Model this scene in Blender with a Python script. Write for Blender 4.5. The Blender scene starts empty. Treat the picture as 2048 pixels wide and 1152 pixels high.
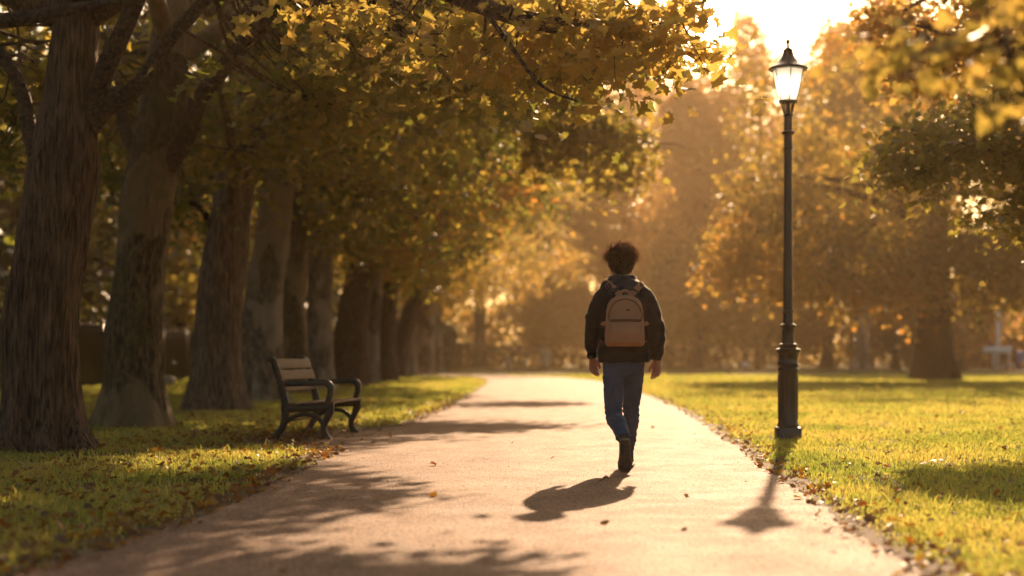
import bpy, math, random
import numpy as np
R = math.radians
sc = bpy.context.scene
col = sc.collection
F, H, HY = 3000.0, 0.91, 715.0          # focal length in photo pixels, eye height, horizon row
SUN_EL, SUN_AZ = R(25.5), R(11.5)       # azimuth to the right of the view direction (+Y)

def W(px, py, d):
    return np.array([(px-1024)*d/F, d, H+(HY-py)*d/F])
def G(px, py):
    d = F*H/(py-HY); return ((px-1024)/F*d, d)

# ------------------------------------------------------------------ noise
def _h(ix, iy, iz, s):
    with np.errstate(over='ignore'):
        n = (ix.astype(np.int64)*374761393 + iy.astype(np.int64)*668265263 + iz.astype(np.int64)*1274126177 + s*974634777)
        n = (n ^ (n >> 13)) & 0xffffffff
        n = (n*1274126177) & 0xffffffff
        n = (n ^ (n >> 16)) & 0xffffffff
    return n/4294967295.0
def vn(p, s=0):
    p = np.asarray(p, float); i = np.floor(p).astype(np.int64); f = p-i; f = f*f*(3-2*f)
    r = 0
    for a in (0, 1):
        for b in (0, 1):
            for c in (0, 1):
                w = (f[:, 0] if a else 1-f[:, 0])*(f[:, 1] if b else 1-f[:, 1])*(f[:, 2] if c else 1-f[:, 2])
                r = r + w*_h(i[:, 0]+a, i[:, 1]+b, i[:, 2]+c, s)
    return r*2-1
def fbm(p, s=0, o=3):
    r = 0; a = 1.0; t = 0
    for k in range(o):
        r = r+a*vn(np.asarray(p)*(2**k), s+k*7); t += a; a *= .5
    return r/t

# ------------------------------------------------------------------ mesh helpers
class MB:
    def __init__(s): s.V = []; s.F = []; s.n = 0; s.A = []
    def add(s, V, Fs, a=None):
        V = np.asarray(V, float).reshape(-1, 3)
        for f in Fs:
            s.F.append(np.asarray(f, np.int64)+s.n)
        s.V.append(V); s.n += len(V)
        s.A.append(np.zeros(len(V)) if a is None else a)
    def box(s, c, h, rot=None, mat=None):
        x, y, z = h
        V = np.array([(-x,-y,-z),(x,-y,-z),(x,y,-z),(-x,y,-z),(-x,-y,z),(x,-y,z),(x,y,z),(-x,y,z)], float)
        if mat is not None: V = V @ np.asarray(mat, float)      # rows are axes
        if rot:
            ca, sa = math.cos(rot), math.sin(rot)
            V = np.stack([V[:, 0]*ca-V[:, 1]*sa, V[:, 0]*sa+V[:, 1]*ca, V[:, 2]], 1)
        s.add(V+np.asarray(c), [np.array([(0,3,2,1),(4,5,6,7),(0,1,5,4),(1,2,6,5),(2,3,7,6),(3,0,4,7)])])
    def rings(s, C, U, Vv, seg=24, p=2.0, cap=True):
        """loft: centres C, half axis vectors U and Vv; p is the superellipse power"""
        C, U, Vv = (np.asarray(a, float) for a in (C, U, Vv)); n = len(C)
        t = np.linspace(0, 2*math.pi, seg, endpoint=False)
        cx = np.sign(np.cos(t))*np.abs(np.cos(t))**(2/p); sx = np.sign(np.sin(t))*np.abs(np.sin(t))**(2/p)
        P = C[:, None]+U[:, None]*cx[None, :, None]+Vv[:, None]*sx[None, :, None]
        s.grid(P.reshape(-1, 3), n, seg, cap)
    def grid(s, P, n, seg, cap=True):
        i = np.arange(n-1)[:, None]*seg; j = np.arange(seg)[None]; k = (j+1) % seg
        f = np.stack([i+j, i+k, i+k+seg, i+j+seg], -1).reshape(-1, 4)
        Fs = [f]
        if cap:
            c0 = P[:seg].mean(0); c1 = P[-seg:].mean(0)
            P = np.vstack([P, c0, c1]); m = n*seg; jj = np.arange(seg); kk = (jj+1) % seg
            Fs += [np.stack([kk, jj, np.full(seg, m)], 1), np.stack([jj+(n-1)*seg, kk+(n-1)*seg, np.full(seg, m+1)], 1)]
        s.add(P, Fs)
    def tube(s, pts, r, seg=10, flat=None, ref=(0, 0, 1), cap=True, jit=0, seed=0):
        """round tube along pts; flat=(w,h) gives an elliptical/strap section"""
        pts = np.asarray(pts, float); n = len(pts); T = np.gradient(pts, axis=0)
        T /= np.linalg.norm(T, axis=1)[:, None]+1e-9
        rf = np.array(ref, float)
        if n > 1 and abs(np.dot(T.mean(0)/np.linalg.norm(T.mean(0)+1e-9), rf)) > .9: rf = np.array([0, 1., 0]) if abs(rf[2]) > .5 else np.array([0, 0, 1.])
        A = np.cross(T, rf); A /= np.linalg.norm(A, axis=1)[:, None]+1e-9
        B = np.cross(A, T)
        r = np.broadcast_to(np.asarray(r, float), (n,))
        ra, rb = (r, r) if flat is None else (r*flat[0], r*flat[1])
        if jit == 0:
            s.rings(pts, A*ra[:, None], B*rb[:, None], seg, 2.0 if flat is None else 4.0, cap); return
        t = np.linspace(0, 2*math.pi, seg, endpoint=False)
        D = A[:, None]*np.cos(t)[None, :, None]+B[:, None]*np.sin(t)[None, :, None]
        P = pts[:, None]+D*r[:, None, None]
        q = P.reshape(-1, 3)
        k = 1+jit*fbm(q*3.1, seed, 3)+jit*.6*vn(q*11., seed+5)
        P = pts[:, None]+D*(r[:, None]*k.reshape(n, seg))[:, :, None]
        s.grid(P.reshape(-1, 3), n, seg, cap)
    def lathe(s, prof, c, seg=32, p=2.0, rot=0):
        prof = np.asarray(prof, float); n = len(prof); t = np.linspace(0, 2*math.pi, seg, endpoint=False)+rot
        P = np.stack([prof[:, 0:1]*np.cos(t)[None], prof[:, 0:1]*np.sin(t)[None], np.repeat(prof[:, 1:2], seg, 1)], -1)+np.asarray(c)
        s.grid(P.reshape(-1, 3), n, seg, True)
    def ell(s, c, r, seg=20, n=12):
        a = np.linspace(-math.pi/2, math.pi/2, n+2)[1:-1]
        C = np.array([[c[0], c[1], c[2]+r[2]*math.sin(x)] for x in a])
        s.rings(C, [[r[0]*math.cos(x), 0, 0] for x in a], [[0, r[1]*math.cos(x), 0] for x in a], seg)

def build(name, mb, mat, parent=None, smooth=True, attr=False):
    V = np.vstack(mb.V).astype(np.float32)
    me = bpy.data.meshes.new(name); me.vertices.add(len(V)); me.vertices.foreach_set('co', V.ravel())
    idx = np.concatenate([f.ravel() for f in mb.F]).astype(np.int32)
    tot = np.concatenate([np.full(len(f), f.shape[1]) for f in mb.F]).astype(np.int32)
    st = np.concatenate([[0], np.cumsum(tot)[:-1]]).astype(np.int32)
    me.loops.add(len(idx)); me.loops.foreach_set('vertex_index', idx)
    me.polygons.add(len(tot)); me.polygons.foreach_set('loop_start', st); me.polygons.foreach_set('loop_total', tot)
    if attr:
        at = me.attributes.new('rnd', 'FLOAT', 'POINT'); at.data.foreach_set('value', np.concatenate(mb.A).astype(np.float32))
    me.update(calc_edges=True)
    if smooth: me.polygons.foreach_set('use_smooth', np.ones(len(tot), bool))
    me.materials.append(mat)
    o = bpy.data.objects.new(name, me); col.objects.link(o)
    if parent is not None:
        o.parent = parent; o.matrix_parent_inverse = parent.matrix_basis.inverted()
    return o
def autosmooth(o, ang=35):
    o.data.shade_smooth() if hasattr(o.data, 'shade_smooth') else None
    try: o.data.set_sharp_from_angle(angle=R(ang))
    except Exception: pass
    return o
def thing(name, label, cat, loc=(0, 0, 0), group=None):
    o = bpy.data.objects.new(name, None); o.location = loc; o.empty_display_size = .2; col.objects.link(o)
    o['label'] = label; o['category'] = cat
    if group: o['group'] = group
    o.matrix_basis  # refresh
    return o
def tag(o, label=None, cat=None, group=None, kind=None):
    if label: o['label'] = label
    if cat: o['category'] = cat
    if group: o['group'] = group
    if kind: o['kind'] = kind
    return o
def remesh(name, mb, voxel, mat, parent=None, it=4, disp=None):
    o = build(name+'_tmp', mb, mat)
    m = o.modifiers.new('r', 'REMESH'); m.mode = 'VOXEL'; m.voxel_size = voxel; m.adaptivity = 0
    m = o.modifiers.new('s', 'SMOOTH'); m.factor = .5; m.iterations = it
    dg = bpy.context.evaluated_depsgraph_get(); dg.update()
    me = bpy.data.meshes.new_from_object(o.evaluated_get(dg), depsgraph=dg)
    old = o.data; bpy.data.objects.remove(o); bpy.data.meshes.remove(old)
    me.name = name
    if disp is not None:
        n = len(me.vertices); co = np.empty(n*3, np.float32); me.vertices.foreach_get('co', co); co = co.reshape(-1, 3)
        nr = np.empty(n*3, np.float32); me.vertex_normals.foreach_get('vector', nr); nr = nr.reshape(-1, 3)
        co = co+nr*disp(co.astype(float))[:, None]
        me.vertices.foreach_set('co', co.astype(np.float32).ravel()); me.update()
    me.polygons.foreach_set('use_smooth', np.ones(len(me.polygons), bool))
    if not me.materials: me.materials.append(mat)
    o = bpy.data.objects.new(name, me); col.objects.link(o)
    if parent is not None:
        o.parent = parent; o.matrix_parent_inverse = parent.matrix_basis.inverted()
    return o
def spl(pts, n=24):
    """Catmull-Rom through pts"""
    P = np.asarray(pts, float); m = len(P)
    if m < 3: return np.array([P[0]+(P[-1]-P[0])*t for t in np.linspace(0, 1, n)])
    E = np.vstack([2*P[0]-P[1], P, 2*P[-1]-P[-2]]); out = []
    for t in np.linspace(0, m-1-1e-6, n):
        i = int(t); u = t-i; a, b, c, d = E[i:i+4]
        out.append(.5*((2*b)+(-a+c)*u+(2*a-5*b+4*c-d)*u*u+(-a+3*b-3*c+d)*u**3))
    return np.array(out)

# ------------------------------------------------------------------ materials
class NT:
    def __init__(s, name):
        s.m = bpy.data.materials.new(name); s.m.use_nodes = True; s.t = s.m.node_tree; s.t.nodes.clear()
        s.out = s.n('ShaderNodeOutputMaterial')
    def n(s, t, **k):
        x = s.t.nodes.new(t)
        for a, b in k.items(): setattr(x, a, b)
        return x
    def l(s, a, b): s.t.links.new(a, b)
    def coords(s, scale=(1, 1, 1)):
        tc = s.n('ShaderNodeTexCoord'); mp = s.n('ShaderNodeMapping'); mp.inputs['Scale'].default_value = scale
        s.l(tc.outputs['Object'], mp.inputs[0]); return mp.outputs[0]
    def noise(s, v, scale, detail=4, rough=.55):
        x = s.n('ShaderNodeTexNoise'); x.inputs['Scale'].default_value = scale; x.inputs['Detail'].default_value = detail
        x.inputs['Roughness'].default_value = rough
        if v is not None: s.l(v, x.inputs['Vector'])
        return x.outputs['Fac']
    def ramp(s, f, stops):
        x = s.n('ShaderNodeValToRGB'); e = x.color_ramp.elements
        while len(e) < len(stops): e.new(.5)
        for q, (p, c) in zip(e, stops): q.position = p; q.color = (*c, 1)
        s.l(f, x.inputs[0]); return x.outputs[0]
    def mix(s, f, a, b, mode='MIX'):
        x = s.n('ShaderNodeMix', data_type='RGBA', blend_type=mode)
        for v, i in ((f, 0), (a, 6), (b, 7)):
            if hasattr(v, 'links'): s.l(v, x.inputs[i])
            elif i == 0: x.inputs[0].default_value = v
            else: x.inputs[i].default_value = (*v, 1)
        return x.outputs[2]
    def bump(s, h, st=.4, dist=.02, prev=None):
        x = s.n('ShaderNodeBump'); x.inputs['Strength'].default_value = st; x.inputs['Distance'].default_value = dist
        s.l(h, x.inputs['Height'])
        if prev is not None: s.l(prev, x.inputs['Normal'])
        return x.outputs[0]
    def bsdf(s, color, rough=.6, normal=None, **k):
        x = s.n('ShaderNodeBsdfPrincipled')
        if hasattr(color, 'links'): s.l(color, x.inputs['Base Color'])
        else: x.inputs['Base Color'].default_value = (*color, 1)
        if hasattr(rough, 'links'): s.l(rough, x.inputs['Roughness'])
        else: x.inputs['Roughness'].default_value = rough
        if normal is not None: s.l(normal, x.inputs['Normal'])
        for a, b in k.items(): x.inputs[a.replace('_', ' ')].default_value = b
        s.l(x.outputs[0], s.out.inputs[0]); return x

def leaf_mat(name, cols, tcols, gloss=.12, tw=.55):
    """two sided leaf: diffuse + translucent + a little sheen; colour from the per leaf random value"""
    t = NT(name); a = t.n('ShaderNodeAttribute', attribute_name='rnd')
    k = len(cols)
    c = t.ramp(a.outputs['Fac'], [(i/(k-1), x) for i, x in enumerate(cols)])
    c2 = t.ramp(a.outputs['Fac'], [(i/(k-1), x) for i, x in enumerate(tcols)])
    d = t.n('ShaderNodeBsdfDiffuse'); t.l(c, d.inputs[0]); tr = t.n('ShaderNodeBsdfTranslucent'); t.l(c2, tr.inputs[0])
    m = t.n('ShaderNodeMixShader'); m.inputs[0].default_value = tw; t.l(d.outputs[0], m.inputs[1]); t.l(tr.outputs[0], m.inputs[2])
    g = t.n('ShaderNodeBsdfGlossy'); g.inputs['Roughness'].default_value = .38; g.inputs[0].default_value = (.9, .9, .9, 1)
    m2 = t.n('ShaderNodeMixShader'); m2.inputs[0].default_value = gloss*.5
    t.l(m.outputs[0], m2.inputs[1]); t.l(g.outputs[0], m2.inputs[2]); t.l(m2.outputs[0], t.out.inputs[0]); return t.m

M = {}
M['leaf_av'] = leaf_mat('avenue_leaf', [(.035,.04,.010),(.05,.05,.010),(.08,.065,.010),(.12,.085,.012)],
                        [(.17,.21,.03),(.28,.28,.04),(.48,.37,.06),(.60,.42,.07)])
M['leaf_gold'] = leaf_mat('golden_leaf', [(.08,.08,.012),(.12,.105,.014),(.17,.13,.016),(.19,.10,.02)],
                        [(.36,.32,.06),(.58,.44,.09),(.80,.52,.12),(.74,.38,.08)])
M['leaf_oak'] = leaf_mat('oak_leaf', [(.045,.045,.012),(.075,.06,.012),(.12,.08,.014),(.18,.09,.02)],
                        [(.22,.19,.03),(.40,.30,.05),(.58,.38,.07),(.66,.32,.06)])
M['leaf_amber'] = leaf_mat('amber_leaf', [(.10,.07,.02),(.15,.10,.022),(.20,.12,.025),(.20,.09,.02)],
                        [(.54,.37,.10),(.72,.46,.13),(.84,.50,.14),(.78,.38,.10)])
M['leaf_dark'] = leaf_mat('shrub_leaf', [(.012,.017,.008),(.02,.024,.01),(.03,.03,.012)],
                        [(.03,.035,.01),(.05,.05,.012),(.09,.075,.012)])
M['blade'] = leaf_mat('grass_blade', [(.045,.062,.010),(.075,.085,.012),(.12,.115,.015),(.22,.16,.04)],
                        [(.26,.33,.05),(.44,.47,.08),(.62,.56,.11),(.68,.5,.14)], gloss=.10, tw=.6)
M['litter'] = leaf_mat('fallen_leaf', [(.14,.05,.015),(.22,.09,.02),(.28,.16,.03),(.10,.045,.02),(.30,.22,.12)],
                        [(.25,.08,.02),(.42,.16,.02),(.5,.3,.04),(.14,.06,.02),(.3,.2,.1)], gloss=.07, tw=.35)

def bark(name, dark, light, patch=None, moss=.25, fine=.10, n1=34, n2=13):
    t = NT(name); v = t.coords((1, 1, fine)); v2 = t.coords((1, 1, 1))
    f = t.noise(v, n1, 5, .62); w = t.noise(v, n2, 4, .6)
    c = t.mix(t.ramp(f, [(.36, (0, 0, 0)), (.66, (1, 1, 1))]), dark, light)
    c = t.mix(w, t.mix(.35, c, dark), c)
    if patch:
        vo = t.n('ShaderNodeTexVoronoi', feature='SMOOTH_F1'); vo.inputs['Scale'].default_value = 3.2
        wn = t.n('ShaderNodeTexNoise'); wn.inputs['Scale'].default_value = 2.5; wn.inputs['Detail'].default_value = 4
        mp = t.coords((1, 1, .55)); t.l(mp, wn.inputs['Vector'])
        mx = t.n('ShaderNodeMix', data_type='VECTOR'); mx.inputs[0].default_value = .35; t.l(mp, mx.inputs[4]); t.l(wn.outputs['Color'], mx.inputs[5])
        t.l(mx.outputs[1], vo.inputs['Vector'])
        sep = t.n('ShaderNodeSeparateColor'); t.l(vo.outputs['Color'], sep.inputs[0])
        pm = t.ramp(sep.outputs[0], [(.42, (0, 0, 0)), (.52, (.9, .9, .9))])
        c = t.mix(pm, c, t.mix(f, patch, light))
    ms = t.ramp(t.noise(v2, 2.2, 5, .6), [(.5, (0, 0, 0)), (.72, (moss, moss, moss))])
    c = t.mix(ms, c, (.06, .065, .015))
    b = t.bump(f, 1, .06); b = t.bump(w, 1, .08, b); b = t.bump(t.noise(v2, 60, 3), .4, .01, b)
    t.bsdf(c, .82, b, Specular_IOR_Level=.35); return t.m
M['bark1'] = bark('ridged_bark', (.018, .011, .007), (.25, .15, .095))
M['bark2'] = bark('plane_bark', (.028, .019, .010), (.19, .135, .075), patch=(.25, .18, .10), moss=.85, fine=.45, n1=16, n2=6)
M['bark3'] = bark('grey_bark', (.06, .045, .034), (.30, .24, .19), patch=(.38, .32, .26), moss=.5, fine=.4, n1=14, n2=5)
M['bark5'] = bark('pinkish_bark', (.06, .038, .026), (.32, .22, .16), moss=.3, fine=.16, n1=26, n2=9)
M['bark7'] = bark('bough_bark', (.018, .012, .009), (.13, .08, .052), fine=1, n1=26, n2=9, moss=.3)
M['bark6'] = bark('oak_bark', (.012, .009, .007), (.06, .042, .03))
M['bark4'] = bark('far_bark', (.05, .035, .022), (.13, .09, .06))

# ------------------------------------------------------------------ where sunlight must reach the ground (photo pixels of the ground point)
def inpoly(x, y, poly):
    c = np.zeros(x.shape, bool); n = len(poly)
    for i in range(n):
        x1, y1 = poly[i]; x2, y2 = poly[(i+1) % n]
        if y1 == y2: continue
        t = ((y1 > y) != (y2 > y)) & (x < (x2-x1)*(y-y1)/(y2-y1)+x1); c ^= t
    return c
LIT = [
 [(900,758),(1640,757),(1640,763),(1345,766),(1330,800),(1480,832),(2300,836),(2300,925),(1800,930),(1740,960),(1800,1000),(2300,1015),(2300,1400),(1480,1400),(1440,1110),(1060,1088),(720,1100),(560,1062),(900,1022),(760,1000),(900,975),(700,950),(640,935),(700,902),(800,885),(1000,880),(1180,868),(1170,838),(1000,832),(1190,815),(1150,800),(960,792)],
 [(180,930),(300,908),(700,898),(660,925),(430,948),(240,945)],
 [(770,772),(990,756),(960,792),(860,782)],
 [(1930,757),(2300,757),(2300,762),(1930,762)],
 [(600,1118),(900,1108),(1000,1125),(760,1136)],
]
def litmask(P, rng, jit=.16):
    x = P[:, 0]-P[:, 2]/math.tan(SUN_EL)*math.sin(SUN_AZ); y = P[:, 1]-P[:, 2]/math.tan(SUN_EL)*math.cos(SUN_AZ)
    x = x+rng.normal(0, jit, len(x)); y = y+rng.normal(0, jit*2, len(x))
    ok = y > 4.2; ys = np.where(ok, y, 4.2)
    px = 1024+F*x/ys; py = HY+F*H/ys
    r = np.zeros(len(x), bool)
    for p in LIT: r |= inpoly(px, py, p)
    return r & ok

# ------------------------------------------------------------------ leaves
MAPLE = np.array([(0,.42,0),(0,0,-.02),(.16,.10,0),(.42,.06,.05),(.36,.24,.04),(.56,.44,.07),(.30,.50,.03),(.30,.80,.05),(.13,.70,.01),(0,1.05,-.06),
                  (-.13,.70,.01),(-.30,.80,.05),(-.30,.50,.03),(-.56,.44,.07),(-.36,.24,.04),(-.42,.06,.05),(-.16,.10,0)])
MAPLE_F = [np.array([(0, i, i+1) for i in range(1, 16)]+[(0, 16, 1)])]
HEXL = np.array([(0,0,0),(.34,.18,.07),(.40,.62,.09),(0,1,-.05),(-.40,.62,.09),(-.34,.18,.07)])
HEXL_F = [np.array([(0, 1, 2, 3), (0, 3, 4, 5)])]
def add_leaves(mb, C, size, rng, tmpl='hex', up=.5, droop=.35, rnd=None):
    n = len(C)
    if n == 0: return
    T, Fs = (MAPLE, MAPLE_F) if tmpl == 'maple' else (HEXL, HEXL_F)
    N = rng.normal(0, 1, (n, 3)); N[:, 2] = np.abs(N[:, 2])+up; N /= np.linalg.norm(N, axis=1)[:, None]
    U = rng.normal(0, 1, (n, 3)); U[:, 2] -= droop; U -= N*(U*N).sum(1)[:, None]; U /= np.linalg.norm(U, axis=1)[:, None]+1e-9
    Wd = np.cross(U, N); s = np.broadcast_to(size, (n,))*rng.uniform(.65, 1.2, n)
    V = C[:, None]+s[:, None, None]*(Wd[:, None]*T[None, :, 0:1]+U[:, None]*(T[None, :, 1:2]-.4)+N[:, None]*T[None, :, 2:3]*rng.uniform(.3, 4.2, n)[:, None, None])
    k = len(T); off = (np.arange(n)*k)[:, None, None]
    a = rng.uniform(0, 1, n) if rnd is None else rnd
    mb.add(V.reshape(-1, 3), [(f[None]+off).reshape(-1, f.shape[1]) for f in Fs], np.repeat(a, k))

def in_view(P, m=80):
    y = np.maximum(P[:, 1], .5); px = 1024+F*P[:, 0]/y; py = HY-F*(P[:, 2]-H)/y
    return (P[:, 1] > 2) & (px > -m) & (px < 2048+m) & (py > -m)

def crown(parent, blobs, rng, mat, leaf, per, cr, fine='hex', gap=-.15, prune=True, limbs=None, twigmat=None, twig_seg=4, seed=0, outer=2.2, keepbox=None, tone=(0., 1.), tw=None):
    """blobs: (centre, radii, n clusters).  Clusters of leaves fill each blob; leaves that would shade the sunny patches are left out"""
    mb = MB(); LP = np.vstack(limbs) if limbs else None
    CC = []
    for c, r, n in blobs:
        d = rng.normal(0, 1, (n*2, 3)); d /= np.linalg.norm(d, axis=1)[:, None]
        P = np.asarray(c)+d*np.asarray(r)*(rng.uniform(.05, 1, (n*2, 1))**(1/outer))
        g = fbm(P*.55, seed+3, 2) > gap
        CC.append(P[g][:n])
    C = np.vstack(CC)
    if keepbox is not None: C = C[keepbox(C)]
    C = C[C[:, 2] > 1.2]
    vis = in_view(C, 150)
    for flag in (True, False):
        S = C[vis == flag]
        if len(S) == 0: continue
        pn = per if flag else max(4, per//5); ls = leaf if flag else leaf*2.1
        pn_i = np.maximum(2, (pn*rng.uniform(.5, 1.5, len(S))).astype(int))
        base = np.repeat(S, pn_i, 0); off = rng.normal(0, 1, (len(base), 3))
        off *= (cr*rng.uniform(.45, 1, len(base)))[:, None]*np.array([1, 1, .62])/1.25
        P = base+off; P[:, 2] -= .25*cr*((off[:, 0]**2+off[:, 1]**2)/(cr*cr))          # sprays droop at the ends
        ct = np.repeat(np.clip(.5+.5*fbm(S*.35, seed+9, 2)*1.6+rng.normal(0, .13, len(S)), 0, 1), pn_i)
        rr = np.clip(ct+rng.normal(0, .16, len(P)), 0, 1)*(tone[1]-tone[0])+tone[0]
        if prune:
            k = ~litmask(P, rng); P = P[k]; rr = rr[k]
        add_leaves(mb, P, ls, rng, fine if flag else 'hex', rnd=rr)
    if LP is not None and tw is not None:
        Sv = C[vis]
        if prune and len(Sv): Sv = Sv[~litmask(Sv, rng)]
        for q in Sv:
            dd = LP-q; dd[:, 2] *= 1.4; i = np.argmin((dd**2).sum(1)); a = LP[i]; L = np.linalg.norm(q-a)
            if L < .2 or L > 6: continue
            mid = (a+q)/2+rng.normal(0, .10*L, 3)+np.array([0, 0, .08*L]); e = q+(q-a)/L*cr*.7
            tw.tube(spl([a, mid, q, e], 8), np.linspace(.007+.006*L, .003, 8), twig_seg)
    o = build('crown', mb, mat, parent, smooth=False, attr=True)
    return o

def trunk_mesh(path, rad, seg=48, dz=.06, flare=.8, fh=.4, lobes=5, ph=0., rough=.03, seed=0, maxfine=7):
    """path: list of (x,y,z), rad: radius per point; returns P grid"""
    path = np.asarray(path, float); rad = np.asarray(rad, float)
    z0, z1 = path[0, 2], path[-1, 2]
    zs = list(np.arange(z0, min(z1, maxfine), dz))+list(np.arange(max(z0, min(z1, maxfine)), z1, .35))
    zs = np.array(zs)
    x = np.interp(zs, path[:, 2], path[:, 0]); y = np.interp(zs, path[:, 2], path[:, 1]); r = np.interp(zs, path[:, 2], rad)
    def sm(a):
        k = 5; b = np.pad(a, k, mode='edge'); return np.convolve(b, np.ones(2*k+1)/(2*k+1), 'valid')
    x, y, r = sm(x), sm(y), sm(r)
    t = np.linspace(0, 2*math.pi, seg, endpoint=False)
    TH, Z = np.meshgrid(t, zs); zz = np.maximum(Z, 0)
    k = 1+flare*np.exp(-zz/fh)*(.62+.38*np.cos(lobes*TH+ph+1.1*np.sin(2*TH+ph)))
    k += .05*np.cos(3*TH+ph+Z*.25)
    q = np.stack([np.cos(TH)*1.3, np.sin(TH)*1.3, Z*.8], -1).reshape(-1, 3)
    q2 = np.stack([np.cos(TH)*6, np.sin(TH)*6, Z*1.1], -1).reshape(-1, 3)
    q3 = np.stack([np.cos(TH)*13, np.sin(TH)*13, Z*2.2], -1).reshape(-1, 3)
    k = k+(.16*fbm(q, seed, 3)+rough*2.2*fbm(q2, seed+4, 2)+rough*1.3*vn(q3, seed+8)).reshape(k.shape)
    P = np.stack([x[:, None]+r[:, None]*k*np.cos(TH), y[:, None]+r[:, None]*k*np.sin(TH), Z], -1)
    return P.reshape(-1, 3), len(zs), seg

def pxpath(rows, d):
    """rows of (py, px centre, px width) -> world path and radii; the first row is the ground"""
    P = []; r = []
    for py, px, w in rows:
        p = W(px, py, d); P.append(p); r.append(w*d/F/2)
    P[0][2] = -.08
    return P, r

AV = 'tall avenue trees lining the left of the path'
def avenue_tree(label, rows, d, top, limbs, blobs, barkm, seed, leaf=.13, per=34, cr=.55, fine='hex', flare=.75, fh=.4, seg=48, gap=-.15, gen=5, mat='leaf_av', twig=True, tone=(0., 1.)):
    rng = np.random.default_rng(seed); P, r = pxpath(rows, d)
    b = P[0]; P.append(np.array([P[-1][0]+(top[0]), d+top[1], top[2]])); r.append(r[-1]*.45)
    root = thing('avenue_tree', label, 'tree', (b[0], b[1], 0), AV)
    g, n, s = trunk_mesh(P, r, seg, rough=.045 if seg > 60 else .032, flare=flare, fh=fh, seed=seed, ph=seed*1.3, lobes=5+seed % 2)
    mb = MB(); mb.grid(g, n, s)
    L = []
    PP = np.array(P)
    for pts, r0, r1 in limbs:
        q = spl(pts, 26); q[2:] += .05*np.stack([vn(q[2:]*1.7, seed), vn(q[2:]*1.7, seed+1), vn(q[2:]*1.7, seed+2)], 1)
        bo = MB(); bo.tube(q, np.linspace(r0, r1, 26), 20, jit=.16, seed=seed); build('bough', bo, M['bark7'], root); L.append(q)
    for k in range(gen):                                       # the limbs above and behind
        z = rng.uniform(3.4, max(4.5, top[2]*.7)); x0 = np.interp(z, PP[:, 2], PP[:, 0]); y0 = np.interp(z, PP[:, 2], PP[:, 1])
        a = rng.uniform(0, 2*math.pi); ln = rng.uniform(2.5, 4.8)
        e = np.array([x0+math.cos(a)*ln, y0+math.sin(a)*ln, z+rng.uniform(1.2, 3.4)])
        m = (np.array([x0, y0, z])+e)/2+rng.normal(0, .3, 3)
        q = spl([(x0, y0, z), m, e], 16); mb.tube(q, np.linspace(.15, .04, 16), 10, jit=.14, seed=seed+k); L.append(q)
    crown(root, blobs, rng, M[mat], leaf, per, cr, fine, gap=gap, limbs=L, tw=mb if twig else None, seed=seed, tone=tone)
    build('trunk', mb, M[barkm], root)
    return root

# ---- T0: its trunk stands left of the frame, its boughs reach over the path
avenue_tree('nearest avenue tree, trunk off the left edge, leafy bough reaching over the path',
   [(960, -330, 190), (700, -320, 150), (400, -300, 140)], 10.5, (.3, .2, 12),
   [([(-4.6,10.5,3.1),(-3.2,10.8,4.2),(-1.6,11.2,4.15),(-.45,11.5,3.66),(.35,11.7,3.46)], .11, .024),
    ([(-.45,11.5,3.66),(.35,11.6,3.52),(.9,11.7,3.5),(1.35,11.8,3.55)], .04, .012),
    ([(-.2,11.55,3.58),(.05,11.4,3.2),(.25,11.3,2.95),(.5,11.3,2.85)], .022, .008),
    ([(-4.6,10.6,2.6),(-3.9,10.0,3.0),(-3.0,9.6,3.1),(-2.4,9.5,3.2)], .09, .02)],
   [((.55,12.0,3.55),(.85,.8,.42),22), ((-.35,12.0,3.6),(.9,.8,.35),12), ((1.15,11.8,3.5),(.35,.4,.22),9), ((-1.35,12.0,3.75),(.6,.7,.2),7),
    ((-3.0,11,7),(4,4,2.6),60)],
   'bark1', 3, leaf=.13, per=26, cr=.38, fine='maple', gap=-.6, gen=3, mat='leaf_gold', tone=(0, .62))

# ---- T1
d = 14.8
avenue_tree('nearest full trunk at the left edge, ridged brown bark and flared foot',
   [(905,90,142),(840,86,140),(640,80,140),(480,109,130),(400,122,132),(330,136,134),(290,139,124),(230,142,104),(140,148,92),(0,158,82)], d, (.6,.2,14),
   [([W(150,300,d),W(185,225,d-.1),W(215,140,d-.2),W(270,20,d-.3),W(330,-120,d-.2),W(400,-300,d+.4)], .13, .06),
    ([W(160,290,d),W(215,222,d-.1),W(275,165,d-.2),W(350,70,d-.3),W(410,0,d-.3),W(520,-160,d)], .105, .05),
    ([W(80,330,d),W(60,250,d+.2),W(30,160,d+.3),W(-60,40,d+.4)], .10, .05)],
   [((-.9,15.6,4.5),(1.6,1.4,.8),36), ((-6.0,17.0,4.4),(2.6,1.4,1.3),46), ((-4,15.5,8),(5,4.5,3.0),120), ((-2.2,17.2,4.0),(.8,.9,.4),10), ((-2.9,14.0,3.45),(.35,.4,.16),4), ((.5,13.7,3.75),(1.3,.5,.3),26), ((.5,18.2,4.3),(1.2,.5,.28),18), ((-4.75,13.9,3.75),(.3,.4,.3),5)],
   'bark1', 11, leaf=.15, per=34, cr=.42, fine='maple', flare=.85, fh=.24, seg=72)

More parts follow.
